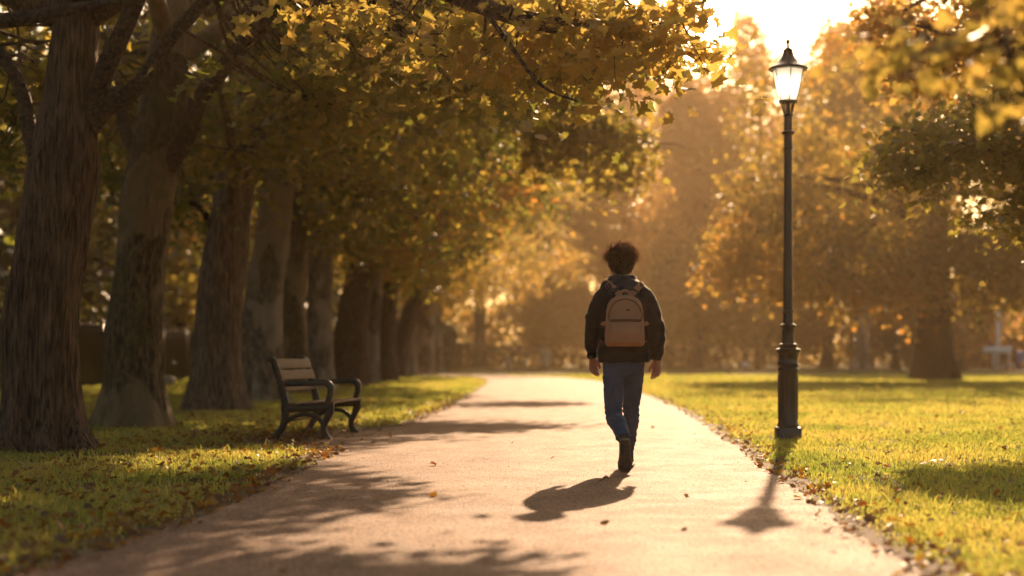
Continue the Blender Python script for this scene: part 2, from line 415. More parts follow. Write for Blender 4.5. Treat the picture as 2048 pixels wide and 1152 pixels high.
# ---- T2
d = 19.5
avenue_tree('second trunk from the left, mossy flaking plane bark with a knobbly neck',
   [(858,265,118),(800,268,116),(740,268,112),(640,272,110),(480,285,100),(420,290,104),(340,305,106),(290,313,92),(160,330,84),(60,345,74),(0,350,66)], d, (.8,.3,15),
   [([W(305,372,d+.1),W(330,330,d-.05),W(372,262,d-.3),W(420,170,d-.6),W(530,45,d-1),W(640,-60,d-1.2),W(800,-200,d-1)], .15, .06),
    ([W(300,350,d),W(262,280,d+.3),W(238,180,d+.6),W(200,60,d+.8)], .11, .05)],
   [((-1.2,19.2,4.9),(2.4,2.2,1.1),60), ((-5.6,22.5,4.8),(3.4,1.6,1.7),80), ((-2.2,20.8,5.5),(1.4,1.0,.9),24), ((-4,20,9),(5.2,5,3.4),110), ((-2.4,21.8,4.5),(1.0,1.2,.55),18)],
   'bark2', 22, leaf=.155, per=34, cr=.5, fine='maple', flare=.72, fh=.32, seg=64)

# ---- T3
d = 25.5
avenue_tree('third trunk from the left, brown bark with a deep cleft between its root flares',
   [(822,428,98),(760,430,94),(700,432,90),(600,438,88),(480,455,84),(400,466,78),(330,478,68),(250,490,60),(100,510,52)], d, (1.2,.3,15),
   [([W(478,345,d),W(520,270,d-.4),W(600,160,d-.8),W(700,60,d-1.2),W(820,-60,d-1.5)], .15, .06),
    ([W(430,480,d),W(405,420,d-.3),W(370,400,d-.6),W(340,410,d-.8)], .06, .02)],
   [((-2.0,25,5.6),(3.2,3,1.7),90), ((-6.2,28,5.2),(3.4,1.6,2.2),90), ((-4,26,10),(5.4,5,3.6),90), ((.2,24.6,6.3),(1.8,2,1.0),30), ((-2.6,27.2,5.3),(1.7,1.5,.9),34)],
   'bark5', 33, leaf=.16, per=32, cr=.58, flare=.6, fh=.4, seg=56)
# ---- T4
d = 31
avenue_tree('fourth trunk from the left, pale grey patchy bark behind the bench back',
   [(800,520,86),(740,520,80),(600,526,76),(480,545,70),(400,556,64),(300,575,52),(150,600,44)], d, (1.2,.2,15),
   [([W(575,300,d),W(630,250,d-.5),W(720,170,d-1),W(850,130,d-1.5)], .15, .05),
    ([W(540,480,d),W(580,420,d),W(600,380,d),W(640,300,d)], .12, .05)],
   [((-2.4,30,6.6),(3.8,3.2,2.2),110), ((-6.2,31,6.4),(3,3,2.4),70), ((-4,31,11),(5.4,5,3.4),60), ((.6,29.8,7.4),(2.4,2.4,1.5),56), ((-2.8,32.5,4.7),(2.2,1.6,1.1),46), ((1.3,30,5.2),(1.8,.7,.45),44)],
   'bark3', 44, leaf=.18, per=30, cr=.65, flare=.6, fh=.45, seg=48)
# ---- the rest of the row
def row_tree(label, rows, d, seed, barkm, over=4.5, lowz=3.6, dens=1., limbs=(), mat='leaf_av', extra=()):
    x = (rows[0][1]-1024)*d/F
    bl = [((x+2.2,d-1,6.4),(over,3.6,2.4),int(110*dens)), ((x-2.6,d,6.6),(3.4,3.4,2.6),int(50*dens)), ((x+1.5,d,10.5),(over+1.4,4.4,3.2),int(90*dens)),
          ((x+1.4,d+1.5,lowz+.9),(2.6,1.8,.9),int(34*dens))]+list(extra)
    avenue_tree(label, rows, d, (.9,0,14), list(limbs), bl, barkm, seed, leaf=.2, per=26, cr=.75, flare=.55, fh=.5, seg=32, gen=5, twig=False, mat=mat)
row_tree('dark mossy trunk just behind the pale grey one, above the bench back', [(785,588,64),(600,584,54),(450,590,50),(300,605,44)], 37, 51, 'bark2')
row_tree('upright grey trunk above the far end of the bench back', [(778,636,56),(600,638,50),(480,640,46),(330,650,40)], 42, 52, 'bark3', limbs=[([W(640,470,42),W(690,430,41),(-3.2,40.5,5.8),(-1.5,40,6.9)], .14, .05)], mat='leaf_oak', extra=[((2.0,41.6,6.2),(2.0,.8,.5),40), ((-.6,41,6.0),(1.4,.8,.5),20)])
row_tree('broad dark leaning trunk just right of the bench', [(770,695,76),(680,700,66),(600,710,60),(540,722,56),(430,745,50)], 47, 53, 'bark1', over=5.2)
row_tree('slim trunk standing close against the broad dark leaning one', [(769,738,34),(680,742,32),(560,752,30),(430,765,28)], 51, 54, 'bark3')
row_tree('dark straight trunk midway along the receding row', [(766,772,44),(680,772,40),(600,778,36),(430,790,32)], 56, 55, 'bark1', over=5.6, mat='leaf_oak')
row_tree('brown trunk leaning strongly right towards the path', [(757,795,42),(700,800,38),(620,822,36),(560,846,36),(500,880,30)], 65, 56, 'bark1', over=6.2,
   limbs=[([W(845,565,65),W(880,535,64),W(930,500,63),W(1000,470,62)], .33, .10)], mat='leaf_oak')
row_tree('thin grey trunk between two leaning brown ones far along the row', [(754,820,24),(600,826,20),(480,834,18)], 72, 57, 'bark3', over=6.4, mat='leaf_oak')
row_tree('far pale brown trunk next to last in the row', [(751,848,34),(600,854,30),(480,862,26)], 80, 58, 'bark3', over=7.0, lowz=5, mat='leaf_gold')
row_tree('farthest slim trunk of the avenue beside the hedge', [(745,876,20),(600,874,16),(480,876,14)], 95, 59, 'bark3', over=7.5, lowz=5.5, mat='leaf_gold')

# ------------------------------------------------------------------ other trees
def park_tree(name, label, x, y, hgt, r0, blobs, barkm, mat, seed, leaf=.3, per=22, cr=1.2, fine='hex', limbs=None, group=None, gap=-.2, twig=False, lean=0, outer=2.2, flare=.7, fh=.6, nl=7, prune=True, tone=(0., 1.), wz=.35):
    rng = np.random.default_rng(seed); root = thing(name, label, 'tree', (x, y, 0), group)
    P = [(x, y, -.1), (x+lean*.3, y, hgt*.25), (x+lean, y, hgt*.55), (x+lean*1.3, y, hgt*.9)]
    g, n, s = trunk_mesh(P, [r0, r0*.86, r0*.6, r0*.15], 32, dz=.15, flare=flare, fh=fh, seed=seed, ph=seed)
    mb = MB(); mb.grid(g, n, s); L = []
    lims = list(limbs or [])
    for k in range(nl):
        z = hgt*rng.uniform(wz, .7); a = rng.uniform(0, 2*math.pi); b = blobs[rng.integers(len(blobs))]
        e = np.asarray(b[0])+rng.normal(0, .5, 3)*np.asarray(b[1])*.8; x0 = x+lean*z/hgt
        e[2] = max(e[2], z*.8)
        lims.append(([(x0, y, z), ((x0+e[0])/2, (y+e[1])/2, (z+e[2])/2+.4), tuple(e)], r0*.35, r0*.08))
    for pts, a, b in lims:
        q = spl(pts, 16); mb.tube(q, np.linspace(a, b, 16), 10, jit=.12, seed=seed); L.append(q)
    crown(root, blobs, rng, M[mat], leaf, per, cr, fine, limbs=L, tw=mb if twig else None, seed=seed, gap=gap, outer=outer, prune=prune, tone=tone)
    build('trunk', mb, M[barkm], root)
    return root

# big oak on the lawn
d = 60.
ox = (1870-1024)*d/F
park_tree('park_oak', 'massive dark trunked oak standing alone on the lawn, boughs sweeping low', ox, d, 15, .74,
   [((ox-4.5,d-1,5.6),(5.2,4.5,2.4),150), ((ox+4.5,d-1,5.0),(5.5,4.5,2.4),150), ((ox-1,d,10),(9.5,6,4.6),260), ((ox-7.4,d-2,5.5),(2.0,1.4,1.7),30), ((ox-8.6,d-2,4.3),(1.3,1.2,.8),14), ((ox-6.6,d-2,7.6),(1.6,1.2,1.2),22), ((ox-4.4,d-1.5,4.1),(3.6,2.5,.9),80), ((ox+5.5,d-2,3.9),(5,2.5,1.1),110), ((ox,d-3.5,5.0),(6,1.5,1.2),110), ((ox-2.6,d-2.5,3.3),(1.8,1.2,.5),26)],
   'bark6', 'leaf_oak', 71, leaf=.24, per=30, cr=1.0, flare=.62, fh=.8, wz=.3,
   limbs=[([W(1895,612,d),W(1950,590,d-.5),W(2010,575,d-1),W(2100,555,d-1)], .22, .08), ([W(1850,600,d),W(1800,580,d-1),W(1730,560,d-2),W(1640,530,d-2)], .24, .08)])

# near tree right: trunk outside the frame, foliage reaching in
park_tree('lawn_tree', 'olive gold foliage of a near tree hanging in from the right edge', 9.4, 18.2, 11, .34,
   [((7.8,17.6,4.1),(1.5,1.6,.8),50), ((7.6,17.6,3.3),(1.5,1.6,.6),36), ((6.5,17.3,4.05),(.9,1.0,.4),18), ((6.0,17.2,3.3),(1.2,1.0,.42),34), ((5.0,17.0,3.45),(.6,.7,.22),10), ((4.5,17,3.1),(.5,.5,.18),9),
    ((6.9,17.2,2.85),(1.2,1.0,.34),24), ((5.9,17.0,2.5),(.7,.6,.16),9), ((7.4,17.2,2.2),(.8,.7,.2),9), ((5.6,17.1,3.85),(.5,.6,.16),7), ((8.3,17.8,5.4),(2.4,2,1.0),36), ((9,18.5,8),(3.6,3.2,2.4),34)],
   'bark1', 'leaf_gold', 81, leaf=.105, per=62, cr=.38, fine='maple', gap=-.5, twig=True,
   limbs=[([(9.4,18.2,3.0),(8.2,17.8,3.1),(6.8,17.3,3.05),(5.2,17.0,3.3)], .11, .02), ([(9.4,18.2,3.4),(8.0,17.8,4.0),(6.4,17.3,4.0)], .10, .03), ([(9.4,18.2,2.4),(8.1,17.6,2.6),(6.6,17.2,2.5),(5.9,17,2.45)], .07, .015)], tone=(0, .95))
# very near sapling branch at the top right
park_tree('lawn_tree', 'very near out of focus yellow leaves drooping in at the top right corner', 4.6, 5.2, 5, .14,
   [((1.66,5.3,1.97),(.20,.3,.10),8), ((1.42,5.5,2.05),(.14,.3,.06),4), ((1.82,5.2,1.84),(.14,.25,.12),5), ((1.7,5.3,2.14),(.3,.3,.08),6)],
   'bark1', 'leaf_gold', 82, leaf=.085, per=9, cr=.17, fine='maple', gap=-1, twig=True, nl=1,
   tone=(0, .62), limbs=[([(4.6,5.2,1.9),(3.4,5.2,2.3),(2.3,5.2,2.15),(1.62,5.35,2.0)], .05, .008)], prune=False)
# mid tree top right
park_tree('lawn_tree', 'golden crown above and behind the lamp at the upper right, trunk off the frame', 9.5, 22, 11, .34,
   [((6.2,21.5,5.7),(1.2,1.2,.7),34), ((7.2,21.5,5.3),(1.2,1.2,.9),44), ((5.3,21.4,5.95),(.5,.7,.28),12), ((5.75,21.4,5.05),(.35,.5,.5),9), ((9,22,8),(3.4,3,2.2),60), ((7.0,22.5,4.4),(.8,.8,.4),12)],
   'bark1', 'leaf_gold', 83, leaf=.12, per=55, cr=.42, fine='maple', gap=-.5, twig=True, nl=3,
   limbs=[([(9.5,22,3.6),(8.6,21.8,4.6),(7.2,21.6,5.3),(5.6,21.4,5.7)], .12, .02)])

# tall trees beyond the lawn
BG = 'tall autumn trees closing the far side of the lawn'
def far_tree(label, px, d, top_py, halfw, seed, mat='leaf_amber', low=5., barkm='bark4', n=1., r0=.55, tone=(0., 1.)):
    x = (px-1024)*d/F; ht = H+(HY-top_py)*d/F; w = halfw*d/F; rng = np.random.default_rng(seed)
    bl = [((x,d,(ht+low)/2),(w*.8,w*.7,(ht-low)/2*.92),int(130*n))]
    for k in range(9):
        a = rng.uniform(0, 2*math.pi); z = low+(ht-low)*rng.uniform(.12, .9); rr = w*(1-.45*abs((z-low)/(ht-low)-.4)*1.6)
        bl.append(((x+math.cos(a)*rr*.72, d+math.sin(a)*rr*.6, z), (w*.36, w*.36, (ht-low)*.14), int(26*n)))
    park_tree('park_tree', label, x, d, ht*.92, r0, bl, barkm, mat, seed, leaf=.5, per=34, cr=1.4, group=BG, gap=-.3, tone=tone)
far_tree('tall tree rising behind the end of the avenue, far left of the group', 960, 128, 250, 130, 101, 'leaf_oak')
far_tree('tall brown crowned tree behind and left of the walker', 1110, 140, 150, 120, 102, 'leaf_amber', tone=(.2, 1))
far_tree('tall hazy tree directly above the walker, sky glinting through its top', 1250, 150, 60, 120, 103, 'leaf_amber', low=4)
far_tree('broad hazy crown filling the space between walker and sky gap', 1340, 160, 290, 110, 116, 'leaf_amber', low=3)
far_tree('hazy golden tree below the bright sky gap, left of the lamp', 1395, 135, 95, 105, 104, 'leaf_amber', low=4)
far_tree('golden tree whose crown fills the space behind the lamp head', 1520, 150, 48, 120, 105, 'leaf_amber', low=4)
far_tree('bronze tree right of the lamp, darker than its neighbours', 1655, 132, 25, 125, 106, 'leaf_oak', tone=(.1, 1))
far_tree('tall tree with a pale straight stem seen right of the lamp', 1722, 112, 60, 110, 107, 'leaf_oak', barkm='bark3', low=5.5, r0=.6)
far_tree('tall tree behind the oak crown', 1820, 140, -60, 110, 108, 'leaf_oak', low=8)
far_tree('tall tree at the far right behind the brick house', 2080, 165, -40, 150, 109, 'leaf_oak', low=13)
far_tree('small orange tree left of the brick house', 1925, 105, 560, 42, 110, 'leaf_amber', low=1.6, n=.35, r0=.2, tone=(.5, 1))
far_tree('low orange tree at the right edge in front of the brick house', 2068, 108, 655, 26, 111, 'leaf_amber', low=1.5, n=.3, r0=.2, tone=(.5, 1))
far_tree('low spreading brown tree left of the walker shoulder', 1090, 118, 520, 80, 112, 'leaf_amber', low=2, n=.5, r0=.3, tone=(.4, 1))
far_tree('low hazy brown tree between walker and lamp', 1395, 122, 470, 90, 113, 'leaf_oak', low=2, n=.6, r0=.3)
far_tree('low broad brown tree behind the lamp post', 1560, 124, 500, 90, 114, 'leaf_oak', low=2, n=.6, r0=.3)
far_tree('low dark tree between the pale stem and the oak', 1790, 122, 540, 70, 115, 'leaf_oak', low=1.6, n=.5, r0=.3)

# wood beyond the railings
WD = 'dark trees crowding behind the railings'
for i, (x, y, h, lab) in enumerate([(-17,34,13,'dark tree behind the railings at the left edge'),(-19,44,15,'dark tree behind the railings between the first two trunks'),
        (-18,55,14,'dark tree behind the railings between second and third trunks'),(-17,68,15,'dark tree behind the railings, fourth from the left'),
        (-16,82,15,'dark tree behind the railings, fifth from the left'),(-15,98,16,'dark tree behind the railings at the far end'),(-11,118,17,'dark tree closing the gap beyond the avenue')]):
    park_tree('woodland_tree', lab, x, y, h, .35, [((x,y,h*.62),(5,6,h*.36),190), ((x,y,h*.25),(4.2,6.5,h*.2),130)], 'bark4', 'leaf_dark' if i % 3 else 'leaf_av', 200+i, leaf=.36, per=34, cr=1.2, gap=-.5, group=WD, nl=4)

# hedges
def hedge(label, x0, x1, y, yd, h, mat, seed, dens=26, leaf=.22, cat='hedge'):
    rng = np.random.default_rng(seed); mb = MB(); n = int((x1-x0)*yd*h*dens)
    P = np.stack([rng.uniform(x0, x1, n), rng.uniform(y-yd/2, y+yd/2, n), rng.uniform(0, 1, n)**.8], 1)
    hh = h*(.86+.2*fbm(np.stack([P[:, 0]*.35, P[:, 1]*.35, P[:, 0]*0], 1), seed, 2)); P[:, 2] *= hh
    e = np.minimum(P[:, 0]-x0, x1-P[:, 0]); P = P[P[:, 2] < h*np.clip(.35+e*.9, 0, 1.2)]
    add_leaves(mb, P, leaf, rng, 'hex', up=.2, rnd=rng.uniform(0, 1, len(P)))
    o = build('hedge', mb, M[mat], None, False, True); tag(o, label, cat); return o
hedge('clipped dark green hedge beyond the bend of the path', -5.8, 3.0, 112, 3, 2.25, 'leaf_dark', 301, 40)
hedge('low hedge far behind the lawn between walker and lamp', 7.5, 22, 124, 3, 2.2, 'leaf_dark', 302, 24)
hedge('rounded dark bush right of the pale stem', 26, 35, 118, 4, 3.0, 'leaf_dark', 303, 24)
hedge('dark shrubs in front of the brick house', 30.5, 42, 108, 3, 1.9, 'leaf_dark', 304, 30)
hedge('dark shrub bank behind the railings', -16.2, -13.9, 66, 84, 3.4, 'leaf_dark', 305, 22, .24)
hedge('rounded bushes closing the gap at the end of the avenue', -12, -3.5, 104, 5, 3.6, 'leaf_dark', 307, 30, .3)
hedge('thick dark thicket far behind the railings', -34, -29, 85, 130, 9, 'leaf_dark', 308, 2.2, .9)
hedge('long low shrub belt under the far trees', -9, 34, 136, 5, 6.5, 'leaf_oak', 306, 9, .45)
print('trees done')

# ------------------------------------------------------------------ ground, verge, path
rng = np.random.default_rng(5)
LEFT = [(3.0,-2.2),(5.2,-2.1),(6.25,-2.02),(7.2,-1.86),(8.8,-1.78),(11.4,-1.70),(13.6,-1.66),(14.6,-1.66),(15.1,-2.0),(15.6,-2.16),(16.6,-2.2),(17.8,-2.1),(18.6,-1.75),(20,-1.45),(24,-1.25),(32,-1.0),(42,-.9),(50,-.85),(60,-.9),(68,-1.6),(74,-5),(78,-12),(80,-24)]
RIGHT = [(3.0,1.6),(5.2,1.66),(6.9,1.74),(7.9,1.78),(10.96,1.97),(15.25,2.27),(20,2.6),(24,2.85),(31,3.1),(38,3.25),(50,3.4),(60,3.2),(68,2.3),(74,.2),(79,-4),(84,-12),(86,-24)]
def edge(tab, y, amp=.05, s=0):
    t = np.array(tab); x = np.interp(y, t[:, 0], t[:, 1])
    y = np.asarray(y, float); z = np.zeros_like(y)
    return x+amp*fbm(np.stack([y*1.3, z, z], 1), s, 3)*1.3+amp*.45*vn(np.stack([y*7, z, z], 1), s+2)
def strip(ya, xl, xr, z, nx=10):
    mb = MB(); n = len(ya); u = np.linspace(0, 1, nx)
    P = np.stack([xl[:, None]*(1-u)+xr[:, None]*u, np.repeat(ya[:, None], nx, 1), np.full((n, nx), z)], -1)
    i = np.arange(n-1)[:, None]*nx; j = np.arange(nx-1)[None]
    f = np.stack([i+j, i+j+1, i+j+1+nx, i+j+nx], -1).reshape(-1, 4)
    mb.add(P.reshape(-1, 3), [f]); return mb
ya = np.concatenate([np.arange(2.2, 20, .04), np.arange(20, 70, .15), np.arange(70, 79.4, .2)])
XL = edge(LEFT, ya, .05, 1); XR = edge(RIGHT, ya, .05, 9)

t = NT('lawn_soil'); v = t.coords()
c = t.mix(t.noise(v, 1.2, 5), (.05, .06, .012), (.10, .105, .022)); c = t.mix(t.ramp(t.noise(v, 5, 4), [(.45,(0,0,0)),(.7,(1,1,1))]), c, (.09, .075, .03))
t.bsdf(c, .9, t.bump(t.noise(v, 30, 4), .6, .03), Specular_IOR_Level=.1); M['soil'] = t.m
t = NT('dirt'); v = t.coords()
c = t.mix(t.noise(v, 9, 5), (.055, .035, .022), (.15, .095, .055)); c = t.mix(t.ramp(t.noise(v, 60, 3), [(.55,(0,0,0)),(.7,(1,1,1))]), c, (.24, .16, .10))
t.bsdf(c, .85, t.bump(t.noise(v, 45, 5), .7, .02), Specular_IOR_Level=.2); M['dirt'] = t.m
t = NT('gravel_asphalt'); v = t.coords()
c = t.mix(t.noise(v, .9, 5), (.235, .13, .076), (.37, .22, .135)); c = t.mix(t.ramp(t.noise(v, 4, 5, .65), [(.4,(0,0,0)),(.75,(.8,.8,.8))]), c, (.28, .165, .10))
vo = t.n('ShaderNodeTexVoronoi'); vo.inputs['Scale'].default_value = 70; t.l(v, vo.inputs['Vector'])
sep = t.n('ShaderNodeSeparateColor'); t.l(vo.outputs['Color'], sep.inputs[0])
g = t.ramp(sep.outputs[0], [(0,(.25,.22,.2)),(.4,(1,1,1)),(.8,(1,1,1)),(1,(1.7,1.6,1.5))]); c = t.mix(.85, c, g, 'MULTIPLY')
crk = t.ramp(t.noise(t.coords((1,.35,1)), 3.2, 8, .7), [(.485,(1,1,1)),(.5,(.55,.5,.5)),(.515,(1,1,1))]); c = t.mix(.5, c, crk, 'MULTIPLY'); c = t.mix(.8, c, t.ramp(t.noise(t.coords((1,.4,1)), 1.6, 8, .75), [(.36,(.55,.5,.46)),(.54,(1,1,1)),(.7,(1.15,1.12,1.1))]), 'MULTIPLY')
b = t.bump(vo.outputs['Distance'], .9, .009); b = t.bump(t.noise(v, 40, 5, .7), .8, .02, b); b = t.bump(t.noise(v, 3, 4), .35, .04, b)
rr = t.n('ShaderNodeMapRange'); t.l(t.noise(v, 2.2, 4), rr.inputs[0]); rr.inputs[3].default_value = .6; rr.inputs[4].default_value = .85
t.bsdf(c, rr.outputs[0], b, Specular_IOR_Level=.34); M['path'] = t.m

# lawn: gentle undulation, fine near the camera
gx = np.concatenate([np.arange(-190, -20, 6), np.arange(-20, 20, .5), np.arange(20, 190.1, 6)])
gy = np.concatenate([np.arange(-40, 0, 5), np.arange(0, 60, .6), np.arange(60, 262, 5)])
X, Y = np.meshgrid(gx, gy); mb = MB(); ny, nx = X.shape
i = np.arange(ny-1)[:, None]*nx; j = np.arange(nx-1)[None]
mb.add(np.stack([X, Y, np.zeros_like(X)], -1).reshape(-1, 3), [np.stack([i+j, i+j+1, i+j+1+nx, i+j+nx], -1).reshape(-1, 4)])
tag(build('ground', mb, M['soil']), kind='structure')
dl = np.abs(fbm(np.stack([ya*1.1, ya*0, ya*0], 1), 31, 3))*.35+.10; dr = np.abs(fbm(np.stack([ya*1.1, ya*0, ya*0+5], 1), 37, 3))*.32+.09
bx = np.exp(-((ya-17.0)/1.6)**2)*.85                                    # worn earth under the bench
tag(build('dirt_verge', strip(ya, XL-dl-bx, XR+dr, .004, 6), M['dirt']), kind='structure')
tag(build('path', strip(ya, XL, XR, .008, 14), M['path']), kind='structure')

# grass blades
def grass():
    n = 700000; d = np.exp(rng.uniform(math.log(4.6), math.log(75), n)); x = rng.uniform(-1, 1, n)*(.37*d+3.4)
    l = edge(LEFT, d, .05, 1); r = edge(RIGHT, d, .05, 9)
    q = np.stack([d*1.1, d*0, d*0], 1); q2 = q+np.array([0, 0, 5.]); bxx = np.exp(-((d-17.0)/1.6)**2)*.85
    ml = np.abs(fbm(q, 31, 3))*.35+.10+bxx; mr = np.abs(fbm(q2, 37, 3))*.32+.09
    s = np.where(x < l, l-x-ml*.85, -9); s2 = np.where(x > r, x-r-mr*.8, -9); dist = np.where(x < (l+r)/2, s, s2)
    cl = fbm(np.stack([x*2.2, d*2.2, d*0], 1), 77, 3)
    keep = (dist > rng.normal(0, .07, n)) & (rng.uniform(0, 1, n) < np.clip(.55+1.3*cl+np.clip(dist, 0, .5), .10, 1))
    x = x[keep]; d = d[keep]; cl = cl[keep]; n = len(x)
    h = (.022+.016*rng.uniform(0, 1, n)+.024*np.clip(cl, -.4, 1))*(1+.018*d); h *= np.where(rng.uniform(0, 1, n) < .035, 1.9, 1)
    w = .0014+.00042*d; a = rng.uniform(0, 2*math.pi, n); la = rng.uniform(0, 2*math.pi, n); ln = rng.uniform(.1, .75, n)*h
    U = np.stack([np.cos(a), np.sin(a), a*0], 1)*w[:, None]; L = np.stack([np.cos(la), np.sin(la), a*0], 1)*ln[:, None]
    B = np.stack([x, d, np.zeros(n)], 1); Z = np.array([0, 0, 1.])
    V = np.stack([B-U, B+U, B+U*.8+L*.35+Z*(h*.6)[:, None], B-U*.8+L*.35+Z*(h*.6)[:, None], B+L+Z*h[:, None]], 1)
    o = (np.arange(n)*5)[:, None, None]
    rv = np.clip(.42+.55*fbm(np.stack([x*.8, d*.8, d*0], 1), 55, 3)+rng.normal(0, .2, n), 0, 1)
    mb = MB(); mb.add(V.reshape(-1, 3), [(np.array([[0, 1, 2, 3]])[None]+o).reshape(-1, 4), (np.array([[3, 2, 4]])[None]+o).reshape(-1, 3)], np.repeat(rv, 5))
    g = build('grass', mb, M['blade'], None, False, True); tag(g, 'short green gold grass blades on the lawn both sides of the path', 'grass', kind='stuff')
grass()
# fallen leaves
def litter():
    n = 2600; d = np.exp(rng.uniform(math.log(4.8), math.log(40), n)); x = rng.uniform(-1, 1, n)*(.36*d+.6)
    l = edge(LEFT, d, .05, 1); r = edge(RIGHT, d, .05, 9); on = (x > l+.12) & (x < r-.12)
    k = (~on) | (rng.uniform(0, 1, n) < .018); x = x[k]; d = d[k]
    m = 1350; d2 = np.exp(rng.uniform(math.log(4.8), math.log(34), m)); side = rng.uniform(0, 1, m) < .68
    x2 = np.where(side, edge(LEFT, d2, .05, 1)-np.abs(rng.normal(0, .22, m))+.06, edge(RIGHT, d2, .05, 9)+np.abs(rng.normal(0, .20, m))-.05)
    m3 = 600; d3 = rng.normal(17.2, 1.5, m3); x3 = rng.normal(-2.9, .6, m3); m4 = 1500; d4 = np.exp(rng.uniform(math.log(6), math.log(34), m4)); x4 = edge(LEFT, d4, .05, 1)-np.abs(rng.normal(0, 2.2, m4))
    x = np.concatenate([x, x2, x3, x4]); d = np.concatenate([d, d2, d3, d4]); n = len(x)
    k = (x > edge(LEFT, d, .05, 1)) & (x < edge(RIGHT, d, .05, 9))
    C = np.stack([x, d, np.where(k, .02, rng.uniform(.02, .06, n))], 1); mb = MB()
    add_leaves(mb, C, rng.uniform(.03, .075, n), rng, 'maple', up=1.6, droop=0)
    tag(build('fallen_leaves', mb, M['litter'], None, False, True), 'brown and orange fallen leaves scattered along the path edges', 'leaves', kind='stuff')
litter()
# grit on the path
def grit():
    n = 2600; d = np.exp(rng.uniform(math.log(4.8), math.log(22), n)); l = edge(LEFT, d, .05, 1); r = edge(RIGHT, d, .05, 9)
    u = rng.uniform(0, 1, n); u = np.where(rng.uniform(0, 1, n) < .6, np.where(u < .5, u*.16, 1-(1-u)*.16), u); x = l+(r-l)*u
    s = rng.uniform(.0015, .0045, n); s *= np.where(rng.uniform(0, 1, n) < .04, 1.9, 1)
    T = np.array([(1,0,0),(-1,0,0),(0,1,0),(0,-1,0),(0,0,.8),(0,0,-.5)]); Fc = np.array([(0,2,4),(2,1,4),(1,3,4),(3,0,4),(2,0,5),(1,2,5),(3,1,5),(0,3,5)])
    V = np.stack([x, d, .009+s*.2], 1)[:, None]+T[None]*s[:, None, None]*rng.uniform(.6, 1.3, (n, 6, 1)); mb = MB()
    mb.add(V.reshape(-1, 3), [(Fc[None]+(np.arange(n)*6)[:, None, None]).reshape(-1, 3)])
    tag(build('gravel', mb, M['path'], None, False), 'loose grit and small stones strewn over the path', 'gravel', kind='stuff')
grit()
print('ground done')

# ------------------------------------------------------------------ paints
def simple(name, c, rough, nscale=20, var=.25, bump=.1, **k):
    t = NT(name); v = t.coords(); f = t.noise(v, nscale, 5)
    cc = t.mix(f, tuple(x*(1-var) for x in c), tuple(min(1, x*(1+var)) for x in c))
    t.bsdf(cc, rough, t.bump(t.noise(v, nscale*4, 3), bump, .004), **k); return t.m
M['iron'] = simple('black_gloss_iron', (.012, .012, .013), .28, 18, .3, .25, Specular_IOR_Level=.6)
M['ironm'] = simple('black_weathered_iron', (.016, .014, .012), .42, 22, .4, .35)
t = NT('weathered_slat'); v = t.coords((1, .12, 1)); f = t.noise(v, 40, 5); w = t.noise(t.coords(), 7, 5, .65)
c = t.mix(f, (.045, .027, .016), (.18, .11, .065)); c = t.mix(t.ramp(w, [(.42,(0,0,0)),(.62,(1,1,1))]), c, (.09, .06, .035))
t.bsdf(c, .68, t.bump(f, .5, .006), Specular_IOR_Level=.25); M['slat'] = t.m
M['skin'] = simple('skin', (.42, .20, .13), .5, 40, .1, .1, Subsurface_Weight=.08)
M['hair'] = leaf_mat('curly_hair', [(.012,.007,.005),(.025,.014,.009)], [(.80,.42,.18),(.95,.55,.26)], gloss=.16, tw=.40)
M['haircore'] = simple('hair_mass', (.006, .004, .003), .8, 60, .3, .6)
def cloth(name, c, var, weave=260, rough=.9, sheen=.9, wr=.5, sc_=7):
    t = NT(name); v = t.coords(); f = t.noise(v, 9, 5, .6)
    cc = t.mix(f, tuple(x*(1-var) for x in c), tuple(x*(1+var) for x in c))
    b = t.bump(t.noise(v, weave, 2), .35, .002); b = t.bump(t.noise(t.coords((1, 1, 1.9)), sc_, 4, .6), wr, .03, b)
    t.bsdf(cc, rough, b, Sheen_Weight=sheen, Sheen_Roughness=.25, Specular_IOR_Level=.2); return t.m
M['hoodie'] = cloth('charcoal_fleece', (.009, .010, .014), .3)
M['hood'] = cloth('slate_fleece', (.034, .037, .044), .3)
M['denim'] = cloth('dark_denim', (.045, .075, .125), .45, 320, .8, .12)
M['pack'] = cloth('tan_canvas', (.36, .195, .11), .3, 300, .75, .15, .35)
M['packdark'] = cloth('brown_canvas_trim', (.14, .07, .04), .25, 300, .8, .1, .2)
M['shoe'] = simple('brown_suede', (.045, .026, .016), .75, 30, .4, .4)
M['sole'] = simple('rubber_sole', (.06, .04, .028), .7, 50, .5, .6)
M['soleedge'] = simple('pale_sole_edge', (.16, .13, .10), .7, 50, .3, .3)
M['black'] = simple('black_patch', (.01, .01, .01), .5)

